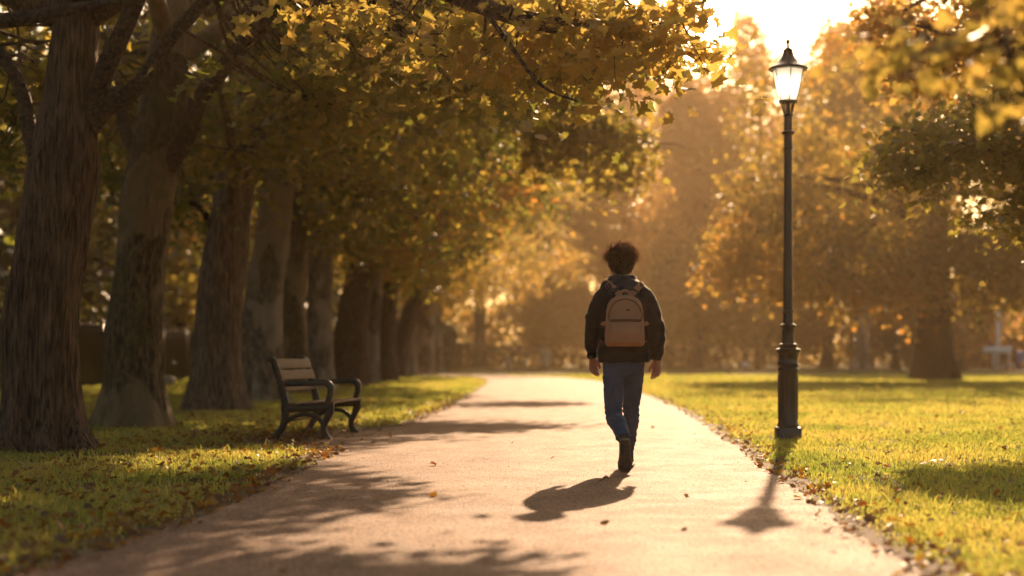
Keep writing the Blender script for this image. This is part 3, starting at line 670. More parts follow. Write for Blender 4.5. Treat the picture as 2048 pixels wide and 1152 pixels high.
# ------------------------------------------------------------------ the walker
PX, PY = .893, 12.0
person = thing('person', 'walker seen from behind in dark hoodie and jeans, mid stride on the path', 'person', (PX, PY, 0))
V3 = lambda *a: np.array(a, float)
def limb(mb, pts, rad, seg=20, n=22, ryf=1.0):
    q = spl(pts, n); k = np.interp(np.linspace(0, len(pts)-1, n), np.arange(len(pts)), rad)
    mb.tube(q, k, seg, ref=(0, 1, 0))
hipL, kneeL, ankL = V3(.812,12.03,.92), V3(.812,11.97,.475), V3(.862,11.615,.285)
hipR, kneeR, ankR = V3(.985,12.03,.92), V3(.968,12.16,.49), V3(.940,12.27,.10)
shL, elL, wrL = V3(.727,12.02,1.405), V3(.648,12.02,1.17), V3(.652,12.14,.925)
shR, elR, wrR = V3(1.07,12.02,1.405), V3(1.148,11.97,1.16), V3(1.165,12.03,.905)
body = MB()
body.rings([(PX,12.04,.88),(PX,12.04,1.0),(PX,12.03,1.2),(PX,12.02,1.38),(PX,12.02,1.46),(PX-.005,12.02,1.50)],
           [(.14,0,0),(.135,0,0),(.14,0,0),(.17,0,0),(.12,0,0),(.06,0,0)], [(0,.09,0),(0,.085,0),(0,.1,0),(0,.1,0),(0,.08,0),(0,.06,0)])
NX = .878
body.tube([(PX-.005,12.02,1.44),(NX,12.03,1.53),(NX,12.045,1.60)], [.062, .055, .056], 20)                # neck
body.ell((NX,12.055,1.675), (.073,.094,.112), 28, 18)                                                   # skull
body.ell((NX,12.088,1.625), (.055,.065,.065), 24, 14)                                                   # jaw
body.rings([(NX,12.146,1.675),(NX,12.160,1.655),(NX,12.172,1.640),(NX,12.150,1.630)], [(.009,0,0),(.012,0,0),(.017,0,0),(.010,0,0)], [(0,.012,0),(0,.014,0),(0,.012,0),(0,.01,0)], 12)  # nose
body.ell((NX,12.150,1.602), (.024,.010,.006), 12, 6); body.ell((NX,12.148,1.592), (.021,.010,.007), 12, 6)   # lips
for s in (-1, 1):
    body.ell((NX+s*.077,12.045,1.662), (.011,.020,.032), 12, 8)                                         # ears
    body.ell((NX+s*.031,12.135,1.690), (.019,.014,.008), 12, 6)                                         # brows
for a, b, c, e in ((shL, elL, wrL, 1), (shR, elR, wrR, 1)): limb(body, [a, b, c], [.045, .038, .026])
for a, b, c in ((hipL, kneeL, ankL), (hipR, kneeR, ankR)): limb(body, [a, b, c], [.075, .048, .034])
def hand(w, dirv, side, curl=1.0):
    """relaxed hand hanging from wrist w; side=-1 left hand (thumb forward/inner)"""
    dn = dirv/np.linalg.norm(dirv); inn = V3(-side*.55, -.85, 0); inn -= dn*np.dot(inn, dn); inn /= np.linalg.norm(inn)  # palm faces the thigh
    fw = np.cross(dn, inn); fw = fw if fw[0]*(-side) > 0 else -fw
    pc = w+dn*.05
    body.rings([w-dn*.02, w+dn*.015, w+dn*.045, w+dn*.08, w+dn*.092], [fw*.025, fw*.032, fw*.040, fw*.041, fw*.034], [inn*.019, inn*.016, inn*.015, inn*.013, inn*.009], 20, 2.6)
    for k, (o, L, cu) in enumerate(((.031, .072, .5), (.011, .080, .65), (-.010, .075, .8), (-.030, .060, .95))):
        p = w+dn*.083+fw*o; cu *= curl; pts = [p-dn*.03, p]; a = .18*cu
        dsum = p.copy()
        for f in (.42, .32, .26):
            a += .42*cu; dsum = dsum+(dn*math.cos(a)+inn*math.sin(a)+fw*o*1.2)*L*f; pts.append(dsum.copy())
        body.tube(spl(pts, 12), np.interp(np.linspace(0, 1, 12), [0, .3, 1], [.0095, .0092, .0068]), 12)
    t0 = w+dn*.022+fw*.026
    body.tube(spl([t0-dn*.01-fw*.008, t0+dn*.022+fw*.020+inn*.008, t0+dn*.050+fw*.026+inn*.018, t0+dn*.072+fw*.022+inn*.026], 12), np.linspace(.0135, .0085, 12), 12)
hand(wrL+V3(.002,.012,-.02), V3(.06,.20,-1), -1, 1.0)
hand(wrR+V3(.0,.006,-.02), V3(-.05,.10,-1), 1, .9)
remesh('body', body, .0042, M['skin'], person, 2)
for s in (-1, 1):
    e = MB(); e.ell((NX+s*.031,12.134,1.677), (.012,.012,.010), 14, 8)
    build('eye', e, simple('eye_white', (.5,.48,.45), .3) if s < 0 else bpy.data.materials['eye_white'], person)
# hair: dark core and many curls
hm = MB(); hm.ell((NX,12.035,1.700), (.100,.110,.098), 28, 18); hm.ell((NX,12.015,1.630), (.060,.064,.064), 24, 14)
rg = np.random.default_rng(8)
hair = remesh('hair', hm, .008, M['haircore'], person, 2, lambda c: .018*fbm(c*24, 3, 3)+.008*vn(c*70, 5))
cm = MB()
for k in range(1700):
    v = rg.normal(0, 1, 3); v /= np.linalg.norm(v)
    if v[1] > .55 and v[2] < .35: continue
    if v[2] < -.60 and rg.uniform() < .8: continue
    c0 = V3(NX,12.03,1.700)+v*V3(.094,.104,.092)
    q_ = min(1, max(0, (-.05-v[2])/.5)); c0 = c0*(1-q_)+q_*(V3(NX,12.01,1.668)+v*V3(.078,.082,.092))
    L = rg.uniform(.022, .060)*(1.1 if v[2] > -.1 else .55); r = rg.uniform(.006, .015); ph = rg.uniform(0, 6.28); tn = rg.uniform(1.2, 2.4)
    a = np.cross(v, rg.normal(0, 1, 3)); a /= np.linalg.norm(a); b = np.cross(v, a)
    bend = rg.normal(0, .35, 3)
    s = np.linspace(0, 1, 11)
    q = c0+(v+bend*.4)[None]*(s*L)[:, None]+a[None]*(np.cos(ph+s*6.28*tn)*r)[:, None]+b[None]*(np.sin(ph+s*6.28*tn)*r)[:, None]
    n0 = cm.n; cm.tube(q, np.linspace(.0030, .0012, 11), 4, cap=False); cm.A[-1][:] = rg.uniform(0, 1)
ch = build('curls', cm, M['hair'], None, True, True); ch.parent = hair
# hoodie
ho = MB(); YB = 12.03
ho.rings([(.893,YB,.868),(.893,YB,.90),(.893,YB,1.0),(.893,YB,1.15),(.893,YB-.005,1.28),(.895,YB-.01,1.38),(.895,YB-.005,1.45),(.893,YB,1.512),(.888,YB,1.555)],
         [(.212,0,0),(.216,0,0),(.208,0,0),(.200,0,0),(.206,0,0),(.212,0,0),(.198,0,0),(.166,0,0),(.10,0,0)],
         [(0,.150,0),(0,.152,0),(0,.148,0),(0,.140,0),(0,.140,0),(0,.138,0),(0,.118,0),(0,.09,0),(0,.065,0)], 36, 2.3)
for a, b, c in ((shL, elL, wrL), (shR, elR, wrR)):
    s = -1 if a is shL else 1
    limb(ho, [a+V3(-s*.03,0,.005), a+V3(s*.010,0,-.05), (a+b)/2+V3(s*.008,0,0), b, (b+c)/2+V3(s*.004,0,0), c+V3(0,0,.05), c+V3(0,0,.012)], [.080, .080, .073, .068, .062, .058, .043], 26, 30)
    limb(ho, [c+V3(0,0,.022), c+V3(0,.004,-.022)], [.043, .040], 22, 6)
def hd(c):
    f = fbm(c*np.array([7., 7, 12]), 2, 3)*.011+fbm(c*np.array([16., 16, 26]), 7, 2)*.006
    arm = np.clip((np.abs(c[:, 0]-.9)-.19)*12, 0, 1)
    f += arm*.004*np.sin((c[:, 2]+.3*(c[:, 0]-.9))*62+3*vn(c*6, 4))*(c[:, 2] < 1.28)
    low = np.exp(-((c[:, 2]-.90)/.03)**2)*(1-arm); return f-low*.006
hoodie = remesh('hoodie', ho, .0085, M['hoodie'], person, 5, hd)
hb = MB()
tt = np.linspace(0, 2*math.pi, 33)[:-1]
ring = np.array([(.884+.082*math.cos(a), 12.025+.080*math.sin(a), 1.535-.035*math.sin(a)*(1 if math.sin(a) > 0 else .2)) for a in tt])
for k in range(32):
    a, b = ring[k], ring[(k+1) % 32]; hb.tube([a-(b-a)*.3, (a+b)/2, b+(b-a)*.3], [.033]*3, 12)
hb.rings([(.884,12.00,1.572),(.886,11.985,1.545),(.886,11.970,1.515),(.886,11.950,1.485),(.887,11.925,1.455),(.888,11.905,1.415),(.89,11.90,1.375),(.892,11.91,1.345)],
         [(.066,0,0),(.100,0,0),(.128,0,0),(.150,0,0),(.140,0,0),(.104,0,0),(.066,0,0),(.026,0,0)], [(0,.03,.0),(0,.05,0),(0,.065,0),(0,.07,0),(0,.062,0),(0,.048,0),(0,.034,0),(0,.015,0)], 28, 2.1)
h2 = remesh('hood', hb, .007, M['hood'], hoodie, 5, lambda c: .010*fbm(c*np.array([9., 9, 22]), 12, 3)+.005*np.sin((c[:, 2]+.55*np.abs(c[:, 0]-.89))*90))
# jeans
je = MB()
je.rings([(.893,12.035,.765),(.893,12.035,.82),(.893,12.035,.90),(.893,12.035,.96)], [(.05,0,0),(.15,0,0),(.172,0,0),(.165,0,0)], [(0,.09,0),(0,.122,0),(0,.128,0),(0,.115,0)], 32, 2.4)
limb(je, [hipL+V3(.006,0,-.02), (hipL*.55+kneeL*.45), kneeL+V3(0,0,.03), kneeL+V3(.004,-.02,-.05), (kneeL+ankL)/2, ankL+V3(-.006,.03,.03), ankL+V3(.0,.0,.0)], [.092,.084,.071,.069,.068,.060,.060], 26, 36)
limb(je, [hipR+V3(-.006,0,-.02), (hipR*.55+kneeR*.45), kneeR+V3(0,0,.03), kneeR+V3(0,.02,-.06), (kneeR+ankR)/2, ankR+V3(0,.0,.06), ankR+V3(0,0,.005)], [.092,.082,.069,.067,.064,.058,.060], 26, 36)
def jd(c):
    f = fbm(c*np.array([9., 9, 16]), 21, 3)*.008
    kn = np.exp(-((c[:, 2]-.46)/.09)**2)+.8*np.exp(-((c[:, 2]-.22)/.10)**2)+.5*np.exp(-((c[:, 2]-.76)/.06)**2)
    return f+kn*.0032*np.sin(c[:, 2]*130+c[:, 0]*30+5*vn(c*9, 3))
remesh('jeans', je, .008, M['denim'], person, 4, jd)
# shoes
def shoe(heel, toe, up):
    heel, toe, up = (np.asarray(a, float) for a in (heel, toe, up)); ax = toe-heel; L = np.linalg.norm(ax); ax /= L
    up = up-ax*np.dot(up, ax); up /= np.linalg.norm(up); sd = np.cross(ax, up)
    S = [0, .06, .2, .38, .55, .72, .88, .97, 1.0]; wd = [.022, .036, .041, .040, .044, .052, .050, .034, .016]; ht = [.045, .088, .095, .086, .066, .050, .042, .032, .015]
    m = MB(); m.rings([heel+ax*L*s+up*(.022+h*.5) for s, h in zip(S, ht)], [sd*w for w in wd], [up*h*.5 for h in ht], 24, 2.6)
    m.tube([heel+ax*L*.17+up*.07, heel+ax*L*.20+up*.135], [.043, .041], 20)
    o = remesh('shoe', m, .005, M['shoe'], person, 3, lambda c: .002*fbm(c*40, 3, 2))
    m = MB(); S2 = [0, .05, .2, .38, .55, .72, .88, .97, 1.01]; w2 = [.020, .036, .042, .039, .044, .054, .051, .035, .012]
    m.rings([heel+ax*L*s+up*.013 for s in S2], [sd*(w*1.07) for w in w2], [up*.013]*9, 24, 5)
    a = build('sole', m, M['soleedge'], o, False); a.matrix_parent_inverse.identity(); a.parent = o
    m = MB()
    for k in range(15):
        s = .05+.9*k/14; w = np.interp(s, S2, w2)*.92
        m.box(heel+ax*L*s-up*.001, (w, .0058, .004), mat=[sd, ax, up])
    m.rings([heel+ax*L*s+up*.001 for s in (.02, .2, .4, .6, .8, .98)], [sd*np.interp(s, S2, w2)*.9 for s in (.02, .2, .4, .6, .8, .98)], [up*.0035]*6, 20, 4)
    a = build('tread', m, M['sole'], o, False); a.matrix_parent_inverse.identity(); a.parent = o
shoe((.866, 11.50, .285), (.872, 11.555, .022), (0, 1, .2))
shoe((.950, 12.215, .012), (.962, 12.50, .012), (0, 0, 1))

# ------------------------------------------------------------------ backpack (worn, a thing of its own)
bp = thing('backpack', 'tan canvas backpack with a front pocket on the back of the walker', 'backpack', (.888, 11.82, .995))
m = MB(); zz = [.998, 1.004, 1.03, 1.10, 1.20, 1.28, 1.335, 1.37, 1.392, 1.402]; hw = [.120, .148, .156, .156, .150, .144, .132, .108, .072, .03]
dp = [.060, .084, .090, .090, .084, .078, .072, .064, .050, .02]
m.rings([(.888,11.825+(.09-b)*.45,z) for z, b in zip(zz, dp)], [(a,0,0) for a in hw], [(0,b,0) for b in dp], 40, 4.2)
pk = remesh('pack_body', m, .006, M['pack'], bp, 3, lambda c: .004*fbm(c*11, 2, 3))
m = MB(); m.rings([(.888,11.742,1.012),(.888,11.735,1.03),(.888,11.728,1.10),(.888,11.732,1.17),(.888,11.742,1.196)], [(.110,0,0),(.124,0,0),(.126,0,0),(.122,0,0),(.112,0,0)], [(0,.022,0),(0,.034,0),(0,.038,0),(0,.032,0),(0,.018,0)], 36, 4)
fp = remesh('front_pocket', m, .005, M['pack'], bp, 3, lambda c: .003*fbm(c*13, 6, 3))
m = MB(); xs = np.linspace(-.118, .118, 18); m.tube([(.888+x, 11.712+.10*x*x*8, 1.196-.25*x*x) for x in xs], [.0048]*18, 8)
m.tube([(.888+x, 11.714+.10*x*x*8, 1.206-.25*x*x) for x in xs], .007, 8, flat=(1, .8)); build('pocket_zip', m, M['packdark'], bp)
m = MB(); aa = np.linspace(-.35, math.pi+.35, 40)
m.tube([(.888+.128*math.cos(a)*(1.03 if math.sin(a) < .2 else 1), 11.752+.012*math.sin(a), 1.24+.128*max(math.sin(a), -.32)) for a in aa], .0045, 8); build('main_zip', m, M['packdark'], bp)
m = MB(); m.box((.908,11.742,1.283), (.013,.003,.005)); build('tag', m, M['black'], bp, False)
m = MB(); m.tube([(.955,11.735,1.20),(.957,11.722,1.17),(.956,11.720,1.15)], .004, 6); build('zip_pull', m, M['packdark'], fp)
for s in (-1, 1):
    m = MB(); q = spl([(.888+s*.030,11.86,1.372),(.888+s*(.085 if s > 0 else .06),11.875,1.44),(.888+s*(.125 if s > 0 else .10),11.905,1.478),(.888+s*(.138 if s > 0 else .12),11.98,1.508),(.888+s*.145,12.06,1.506),(.888+s*.152,12.14,1.46),(.888+s*.15,12.205,1.33),(.888+s*.165,12.19,1.15),(.888+s*.20,12.08,1.06),(.888+s*.165,11.90,1.03)], 44)
    m.tube(q, [.024]*34+list(np.linspace(.02, .012, 10)), 14, flat=(1, .24), ref=(.1, 1, .4)); build('shoulder_strap', m, M['pack'], bp)
    m = MB(); m.tube(spl([(.888+s*.145,11.80,1.175),(.888+s*.168,11.80,1.178),(.888+s*.176,11.82,1.168)], 8), [.017]*8, 10, flat=(1, .4), ref=(0, 1, 0)); build('side_tab', m, M['pack'], bp)
m = MB(); m.tube(spl([(.855,11.80,1.392),(.858,11.79,1.425),(.888,11.785,1.437),(.918,11.79,1.425),(.921,11.80,1.392)], 16), [.010]*16, 10, flat=(1, .5), ref=(0, 1, 0)); build('handle', m, M['pack'], bp)

# ------------------------------------------------------------------ street lamp
lx, ly = 3.045, 16.55
lamp = thing('street_lamp', 'tall black iron lamp post with a lit lantern on the right lawn', 'street lamp', (lx, ly, 0))
c0 = (lx, ly, 0)
def lat(name, prof, mat=None, seg=32, p=lamp, rot=0):
    m = MB(); m.lathe(prof, c0, seg, rot=rot); return autosmooth(build(name, m, mat or M['iron'], p), 30)
m = MB(); m.rings([(lx,ly,z) for z in (-.05,.125,.14,.148)], [(a,0,0) for a in (.138,.138,.132,.112)], [(0,a,0) for a in (.138,.138,.132,.112)], 32, 6); autosmooth(build('plinth', m, M['iron'], lamp), 30)
lat('base_column', [(.108,.147),(.118,.152),(.120,.17),(.112,.185),(.107,.20),(.107,.74),(.112,.755),(.118,.765),(.118,.78),(.110,.79),(.108,.80),(.116,.815),(.122,.83),(.116,.845),(.108,.86),(.108,.90),(.114,.94),(.124,.965),(.136,.975),(.142,.99),(.136,1.003),(.110,1.012),(.095,1.02),(.100,1.03),(.104,1.045),(.094,1.06),(.078,1.066)], seg=40)
m = MB()
for k in range(12):
    a = k*math.pi/6; m.tube([(lx+.106*math.cos(a), ly+.106*math.sin(a), z) for z in (.21,.24,.70,.73)], [.001,.007,.007,.001], 8)
build('fluting', m, M['iron'], lamp)
lat('shaft', [(.070,1.06),(.068,1.10),(.066,1.20),(.068,1.225),(.074,1.235),(.088,1.245),(.094,1.258),(.088,1.272),(.070,1.28),(.058,1.29),(.056,1.40),(.064,1.405),(.068,1.416),(.062,1.428),(.054,1.435),(.053,1.6),(.048,2.4),(.044,3.20),(.050,3.21),(.052,3.222),(.046,3.235),(.046,3.28),(.046,3.36),(.060,3.37),(.072,3.385),(.074,3.396),(.066,3.405),(.048,3.412),(.046,3.42),(.044,3.57),(.056,3.578),(.058,3.59),(.044,3.60),(.030,3.61),(.024,3.63),(.024,3.73)])
for k in range(4):
    a = R(45)+k*math.pi/2; m = MB()
    m.tube(spl([(lx+r*math.cos(a), ly+r*math.sin(a), z) for r, z in ((.046,3.585),(.058,3.62),(.074,3.68),(.092,3.725))], 12), .0085, 8); build('bracket', m, M['iron'], lamp)
m = MB(); m.box((lx,ly-.052,3.222), (.075,.006,.006)); 
NS = 6
def ngon(r, z): return [(lx+r*math.cos(R(30)+k*2*math.pi/NS), ly+r*math.sin(R(30)+k*2*math.pi/NS), z) for k in range(NS)]
lb = MB(); lb.lathe([(.090,3.715),(.104,3.722),(.106,3.74),(.098,3.745)], c0, 32); autosmooth(build('lantern_base', lb, M['iron'], lamp), 30)
t = NT('frosted_glass'); tr = t.n('ShaderNodeBsdfTranslucent'); tr.inputs[0].default_value = (.95, .92, .84, 1); tp = t.n('ShaderNodeBsdfTransparent'); tp.inputs[0].default_value = (1, .95, .85, 1)
gl = t.n('ShaderNodeBsdfGlossy'); gl.inputs['Roughness'].default_value = .15
m1 = t.n('ShaderNodeMixShader'); m1.inputs[0].default_value = .22; t.l(tr.outputs[0], m1.inputs[1]); t.l(tp.outputs[0], m1.inputs[2])
m2 = t.n('ShaderNodeMixShader'); m2.inputs[0].default_value = .08; t.l(m1.outputs[0], m2.inputs[1]); t.l(gl.outputs[0], m2.inputs[2]); t.l(m2.outputs[0], t.out.inputs[0]); M['glass'] = t.m
for k in range(NS):
    a = ngon(.098, 3.742); b = ngon(.176, 4.082); k2 = (k+1) % NS
    m = MB(); m.add([a[k], a[k2], b[k2], b[k]], [np.array([(0, 1, 2, 3)])]); build('pane', m, M['glass'], lamp, False)
    m = MB(); m.tube([a[k], b[k]], .0055, 6); build('glazing_bar', m, M['iron'], lamp)
t = NT('mantle_glow'); e = t.n('ShaderNodeEmission'); e.inputs[0].default_value = (1, .88, .68, 1); e.inputs[1].default_value = 11; t.l(e.outputs[0], t.out.inputs[0])
m = MB(); m.ell((lx,ly,3.91), (.038,.038,.10), 20, 12); build('bulb', m, t.m, lamp)
m = MB(); m.tube([(lx,ly,3.742),(lx,ly,3.82)], .018, 12); build('bulb_holder', m, M['iron'], lamp)
lat('canopy', [(.172,4.078),(.204,4.080),(.214,4.088),(.216,4.098),(.208,4.108),(.180,4.122),(.150,4.138),(.118,4.165),(.092,4.195),(.074,4.225),(.064,4.245),(.062,4.25)], seg=40)
lat('vent_cap', [(.058,4.246),(.064,4.256),(.060,4.268),(.052,4.274),(.054,4.284),(.058,4.292),(.050,4.306),(.034,4.322),(.018,4.330),(.014,4.338)])
lat('finial', [(.012,4.334),(.014,4.345),(.018,4.352),(.012,4.360),(.012,4.366),(.022,4.380),(.026,4.394),(.020,4.408),(.008,4.424),(.002,4.434)], seg=20)

# ------------------------------------------------------------------ bench
bx0, by0, brot = -2.02, 16.55, -R(5.5)            # near front foot, local +y runs along the bench, local -x towards the back
bench = thing('park_bench', 'black cast iron and weathered timber bench facing the path', 'bench', (bx0, by0, 0))
ca, sa = math.cos(brot), math.sin(brot)
def bw(x, y, z): return (bx0+x*ca-y*sa, by0+x*sa+y*ca, z)
BL = 1.52
def prof_bar(m, pts, y, w, h, n=22, rr=None):
    q = spl([bw(px_, y, pz_) for px_, pz_ in pts], n)
    r = np.ones(n) if rr is None else np.interp(np.linspace(0, 1, n), np.linspace(0, 1, len(rr)), rr)
    ax = np.array(bw(0, 1, 0))-np.array(bw(0, 0, 0)); T = np.gradient(q, axis=0); T /= np.linalg.norm(T, axis=1)[:, None]; N = np.cross(T, ax)
    m.rings(q, np.repeat(ax[None], n, 0)*w*1.45, N*(h*r)[:, None]*1.5, 16, 3.2)
for y in (.0, BL):
    m = MB()
    prof_bar(m, [(-.02,.0),(-.05,.07),(-.06,.15),(-.02,.24),(.01,.32),(.0,.375)], y, .022, .026, rr=[1.25,1.0,.9,1,1.25,1.3])          # front leg
    prof_bar(m, [(-.62,.0),(-.575,.07),(-.52,.15),(-.49,.25),(-.485,.36),(-.50,.46),(-.535,.60),(-.575,.74),(-.61,.845),(-.635,.885),(-.665,.895),(-.685,.875)], y, .022, .026, 40, [1.2,.9,.95,1.1,1.2,1.1,1,1,.95,.9,.9,1.2])  # rear leg and back upright
    prof_bar(m, [(-.53,.335),(-.40,.345),(-.25,.352),(-.10,.362),(.02,.375),(.055,.372)], y, .022, .030, rr=[1,.95,.9,.95,1.1,1])   # seat rail
    prof_bar(m, [(-.545,.12),(-.46,.215),(-.36,.268),(-.26,.285),(-.16,.265),(-.09,.21),(-.05,.12)], y, .016, .017)                      # arch
    prof_bar(m, [(-.62,.012),(-.64,.008),(-.665,.012)], y, .024, .012, 6); prof_bar(m, [(-.03,.012),(.01,.008),(.035,.012)], y, .024, .012, 6)
    build('side_frame', m, M['ironm'], bench)
    m = MB(); prof_bar(m, [(-.55,.615),(-.40,.618),(-.22,.622),(-.08,.630),(-.015,.622),(.018,.585),(.020,.52),(.0,.45),(-.02,.385)], y, .024, .021, 40, [.9,.9,.95,1.05,1.25,1.3,1.15,1,1]); build('armrest', m, M['iron'], bench)
def slat(name, x, z, w, th, ang):
    c_, s_ = math.cos(ang), math.sin(ang); ey = np.array(bw(0,1,0))-np.array(bw(0,0,0)); ex = np.array(bw(1,0,0))-np.array(bw(0,0,0)); ez = V3(0,0,1)
    u = ex*c_+ez*s_; n = -ex*s_+ez*c_; m = MB(); C = [np.array(bw(x, y, z)) for y in (-.045,-.04,.2,.5,.8,1.1,1.4,BL+.04,BL+.045)]
    k = [.9]+[1]*7+[.9]; m.rings(C, [u*w*a for a in k], [n*th*a for a in k], 20, 7); autosmooth(build(name, m, M['slat'], bench), 40)
for x, z in ((-.405,.392),(-.30,.395),(-.195,.400),(-.09,.407),(.015,.412)): slat('seat_slat', x, z, .046, .014, R(2.5))
for z, x in ((.838,-.583),(.712,-.540),(.580,-.498)): slat('back_slat', x, z, .057 if z > .6 else .050, .014, R(90+17))
m = MB(); m.tube([bw(-.50,.02,.20), bw(-.50,BL-.02,.20)], .010, 8); build('tie_rod', m, M['ironm'], bench)

# ------------------------------------------------------------------ railings
fence = thing('railing_fence', 'black iron railings running behind the avenue trunks', 'fence', (-12.8, 34, 0))
m = MB()
for z in (1.84, 1.66, .16): m.box((-12.8, 72, z), (.016, 42, .014))
build('rail', m, simple('matte_rail_paint', (.012,.012,.012), .85, Specular_IOR_Level=.15), fence, False)
for k in range(22):
    y = 31+k*4; m = MB(); m.box((-12.8, y, .97), (.045, .045, 1.0)); m.lathe([(.05,1.97),(.06,1.99),(.03,2.01),(.045,2.05),(.01,2.10)], (-12.8, y, 0), 10)
    build('post', m, M['iron'], fence, False)
    if k < 21:
        m = MB()
        for j in range(1, 34):
            yy = y+j*4/34; m.tube([(-12.8,yy,.06),(-12.8,yy,1.88),(-12.8,yy,1.97)], [.017,.017,.003], 5)
        build('pickets', m, M['iron'], fence, False)

# ------------------------------------------------------------------ small far things
M['stone'] = simple('pale_stone', (.42, .36, .28), .8, 12, .25, .5)
M['white'] = simple('white_paint', (.75, .75, .78), .5, 12, .08, .1)
M['brick'] = None
t = NT('red_brick'); br = t.n('ShaderNodeTexBrick'); br.inputs['Color1'].default_value = (.55,.17,.11,1); br.inputs['Color2'].default_value = (.42,.13,.08,1); br.inputs['Mortar'].default_value = (.35,.28,.22,1); br.inputs['Scale'].default_value = 2.2
mp = t.n('ShaderNodeMapping'); tc = t.n('ShaderNodeTexCoord'); t.l(tc.outputs['Object'], mp.inputs[0]); mp.inputs['Rotation'].default_value = (R(90), 0, 0); t.l(mp.outputs[0], br.inputs['Vector'])
t.bsdf(br.outputs['Color'], .85); M['brick'] = t.m
t = NT('window_glass'); t.bsdf((.05,.06,.08), .1); M['pane'] = t.m
M['slate'] = simple('slate_roof', (.09, .085, .09), .6, 6, .2, .3)
M['blue'] = simple('blue_plastic', (.08, .2, .6), .5, 8, .1, .1)
rock = MB(); rk = W(334, 757, 48); rock.ell((rk[0], 48, .12), (.30,.26,.22), 20, 12)
tag(remesh('boulder', rock, .03, M['stone'], None, 2, lambda c: .05*fbm(c*4, 4, 3)), 'small pale sunlit boulder on the grass left of the third trunk', 'boulder')
def pillar(px, base_y, w, hpx, label, mat='stone', name='stone_post', cat='post'):
    d_ = F*H/(base_y-HY); x = (px-1024)*d_/F; hw_ = w*d_/F/2; h = hpx*d_/F
    m = MB(); m.box((x, d_, h/2), (hw_, hw_, h/2)); m.rings([(x,d_,h-.02),(x,d_,h+.06),(x,d_,h+.14)], [(hw_*1.2,0,0),(hw_*1.2,0,0),(hw_*.3,0,0)], [(0,hw_*1.2,0),(0,hw_*1.2,0),(0,hw_*.3,0)], 16, 6)
    o = build(name, m, M[mat], None, False); tag(o, label, cat, 'stone posts in front of the far hedge'); return o
pillar(1017, 741, 9, 24, 'grey stone post in front of the hedge, left of the walker')
pillar(1050, 741, 8, 20, 'smaller grey stone post between the other hedge posts')
pillar(1092, 741, 16, 36, 'broad grey stone post at the right end of the hedge')
pillar(876, 742, 12, 40, 'tall grey stone post at the foot of the last avenue trunk')
# small white sign board far off
q = G(1490, 742); sg = thing('park_sign', 'tiny white notice board at the far edge of the lawn, left of the lamp', 'sign', (q[0], q[1], 0))
m = MB(); m.box((q[0], q[1], .45), (.22, .02, .16)); build('board', m, M['white'], sg, False)
for s in (-1, 1):
    m = MB(); m.box((q[0]+s*.17, q[1]+.03, .3), (.02, .008, .3)); build('leg', m, M['white'], sg, False)
# brick house
hx, hy = 47, 135
house = thing('brick_house', 'red brick house with white window frames behind the far right trees', 'house', (hx, hy, 0))
m = MB(); m.box((hx, hy, 3.6), (6.5, 4, 3.6)); build('wall', m, M['brick'], house, False)
m = MB(); V = [(hx-7,hy-4.5,7.2),(hx+7,hy-4.5,7.2),(hx+7,hy+4.5,7.2),(hx-7,hy+4.5,7.2),(hx-6,hy,10),(hx+6,hy,10)]
m.add(V, [np.array([(0,1,5,4),(2,3,4,5),(0,3,2,1)]), np.array([(3,0,4),(1,2,5)])]); rf = build('roof', m, M['slate'], house, False)
m = MB(); m.box((hx-3, hy, 10), (.5, .4, 1.4)); build('chimney', m, M['brick'], rf, False)
for wx in (-4.6, -1.6, 1.6, 4.6):
    for wz in (1.9, 5.0):
        m = MB(); m.box((hx+wx, hy-4.02, wz), (.62, .05, .9)); w = build('window', m, M['white'], house, False)
        m = MB()
        for sx in (-.3, .3):
            for sz in (-.43, .43): m.box((hx+wx+sx, hy-4.075, wz+sz), (.25, .01, .37))
        build('pane', m, M['pane'], w, False)
# white post with a crossbar, and white rail structure in front of the house
d_ = 102; q = W(1996, 742, d_)
wp = thing('goal_post', 'tall white post with a short crossbar in front of the brick house', 'post', (q[0], d_, 0))
m = MB(); m.box((q[0], d_, 2.3), (.11, .09, 2.3)); build('mast', m, M['white'], wp, False)
m = MB(); m.box((q[0]+.25, d_, 4.66), (.34, .11, .10)); build('crossbar', m, M['white'], wp, False)
x0 = W(1957, 700, d_)[0]; x1 = W(2014, 700, d_)[0]
wr = thing('white_barrier', 'long white board barrier on legs below the white post', 'barrier', ((x0+x1)/2, d_-1, 0))
m = MB(); m.box(((x0+x1)/2, d_-1, 1.42), ((x1-x0)/2, .05, .20)); build('board', m, M['white'], wr, False)
for f in (.38, .92):
    m = MB(); m.box((x0+(x1-x0)*f, d_-.93, .7), (.06, .015, .7)); build('leg', m, M['white'], wr, False)
m = MB(); cx = W(2040, 715, 100)[0]; m.lathe([(.16,.55),(.22,.6),(.24,1.2),(.25,1.22),(.2,1.3),(.05,1.36)], (cx, 100, 0), 20); m.tube([(cx,100,0),(cx,100,.6)], .04, 8)
tag(build('litter_bin', m, M['blue'], None, False), 'bright blue litter bin at the right edge below the brick house', 'litter bin')
def bmw(px, w, d_, z0, h, lab):
    x = (px-1024)*d_/F; root = thing('picnic_bench', lab, 'bench', (x, d_, 0)); m = MB(); m.box((x, d_, z0+h), (w, .22, .04)); build('seat', m, M['white'], root, False)
    for s in (-.8, .8):
        m = MB(); m.box((x+s*w, d_, (z0+h-.04)/2), (.04, .18, (z0+h-.04)/2)); build('leg', m, M['white'], root, False)
bmw(2016, .45, 103.5, .0, .40, 'low white bench at the foot of the white barrier')

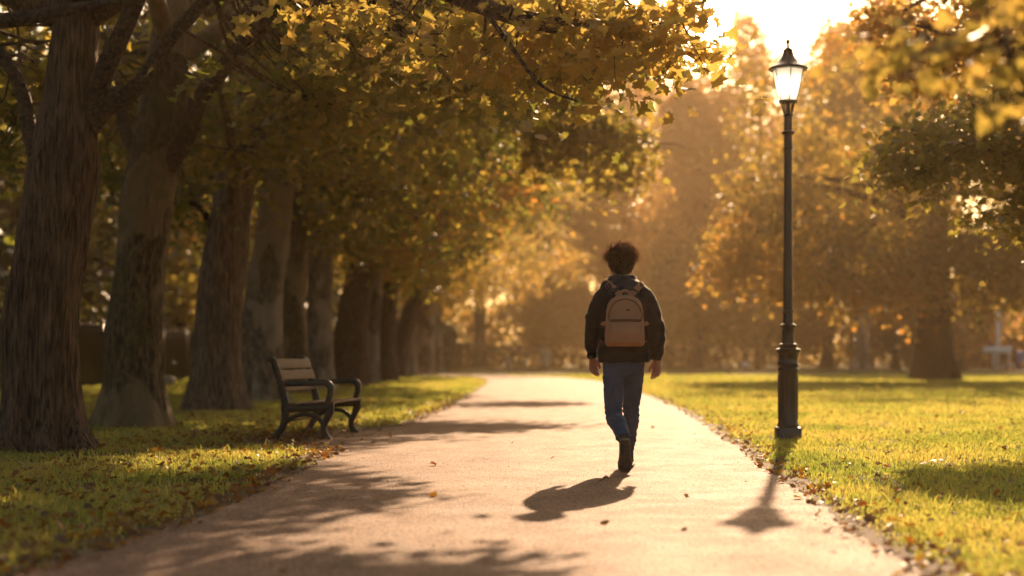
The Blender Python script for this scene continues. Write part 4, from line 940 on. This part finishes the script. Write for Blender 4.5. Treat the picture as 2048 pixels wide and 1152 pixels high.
# ------------------------------------------------------------------ haze, sky, sun, camera
t = NT('haze'); pv = t.n('ShaderNodeVolumePrincipled'); pv.inputs['Color'].default_value = (1, .72, .42, 1); pv.inputs['Density'].default_value = HAZE if 'HAZE' in globals() else .00056
pv.inputs['Anisotropy'].default_value = .56; t.l(pv.outputs[0], t.out.inputs['Volume'])
m = MB(); m.box((0, 111, 17.5), (196, 156, 18.5)); tag(build('haze', m, t.m, None, False), kind='stuff')

w = bpy.data.worlds.new('World'); sc.world = w; w.use_nodes = True; nt = w.node_tree; bg = nt.nodes['Background']
sky = nt.nodes.new('ShaderNodeTexSky'); sky.sky_type = 'NISHITA'; sky.sun_disc = False; sky.sun_elevation = SUN_EL; sky.sun_rotation = SUN_AZ
sky.dust_density = 4; sky.air_density = 1.2; sky.ozone_density = .6
mx = nt.nodes.new('ShaderNodeMix'); mx.data_type = 'RGBA'; mx.blend_type = 'MULTIPLY'; mx.inputs[0].default_value = 1; mx.inputs[7].default_value = (1, .88, .72, 1)
nt.links.new(sky.outputs[0], mx.inputs[6]); nt.links.new(mx.outputs[2], bg.inputs[0]); bg.inputs[1].default_value = .07
L = bpy.data.lights.new('sun', 'SUN'); L.energy = 5; L.angle = R(.6); L.color = (1, .67, .40)
so = bpy.data.objects.new('sun', L); col.objects.link(so)
from mathutils import Vector
sd = Vector((math.sin(SUN_AZ)*math.cos(SUN_EL), math.cos(SUN_AZ)*math.cos(SUN_EL), math.sin(SUN_EL)))
so.rotation_euler = sd.to_track_quat('Z', 'Y').to_euler()

cam = bpy.data.cameras.new('camera'); co = bpy.data.objects.new('camera', cam); col.objects.link(co); sc.camera = co
co.location = (0, 0, H); co.rotation_euler = (R(90), 0, 0); cam.sensor_width = 36; cam.lens = F/2048*36; cam.shift_y = (HY-576)/2048
cam.clip_start = .05; cam.clip_end = 2000; cam.dof.use_dof = True; cam.dof.focus_distance = 11.9; cam.dof.aperture_fstop = 1.05; cam.dof.aperture_blades = 0
sc.view_settings.view_transform = 'Standard'; sc.view_settings.look = 'None'; sc.view_settings.gamma = 1; sc.view_settings.exposure = 1.14
cy = sc.cycles; cy.use_denoising = True; cy.denoiser = 'OPENIMAGEDENOISE'; cy.max_bounces = 6; cy.diffuse_bounces = 3; cy.transmission_bounces = 4; cy.transparent_max_bounces = 6; cy.volume_bounces = 0
cy.sample_clamp_indirect = 6; cy.use_adaptive_sampling = True; cy.adaptive_threshold = .02; cy.caustics_reflective = False; cy.caustics_refractive = False
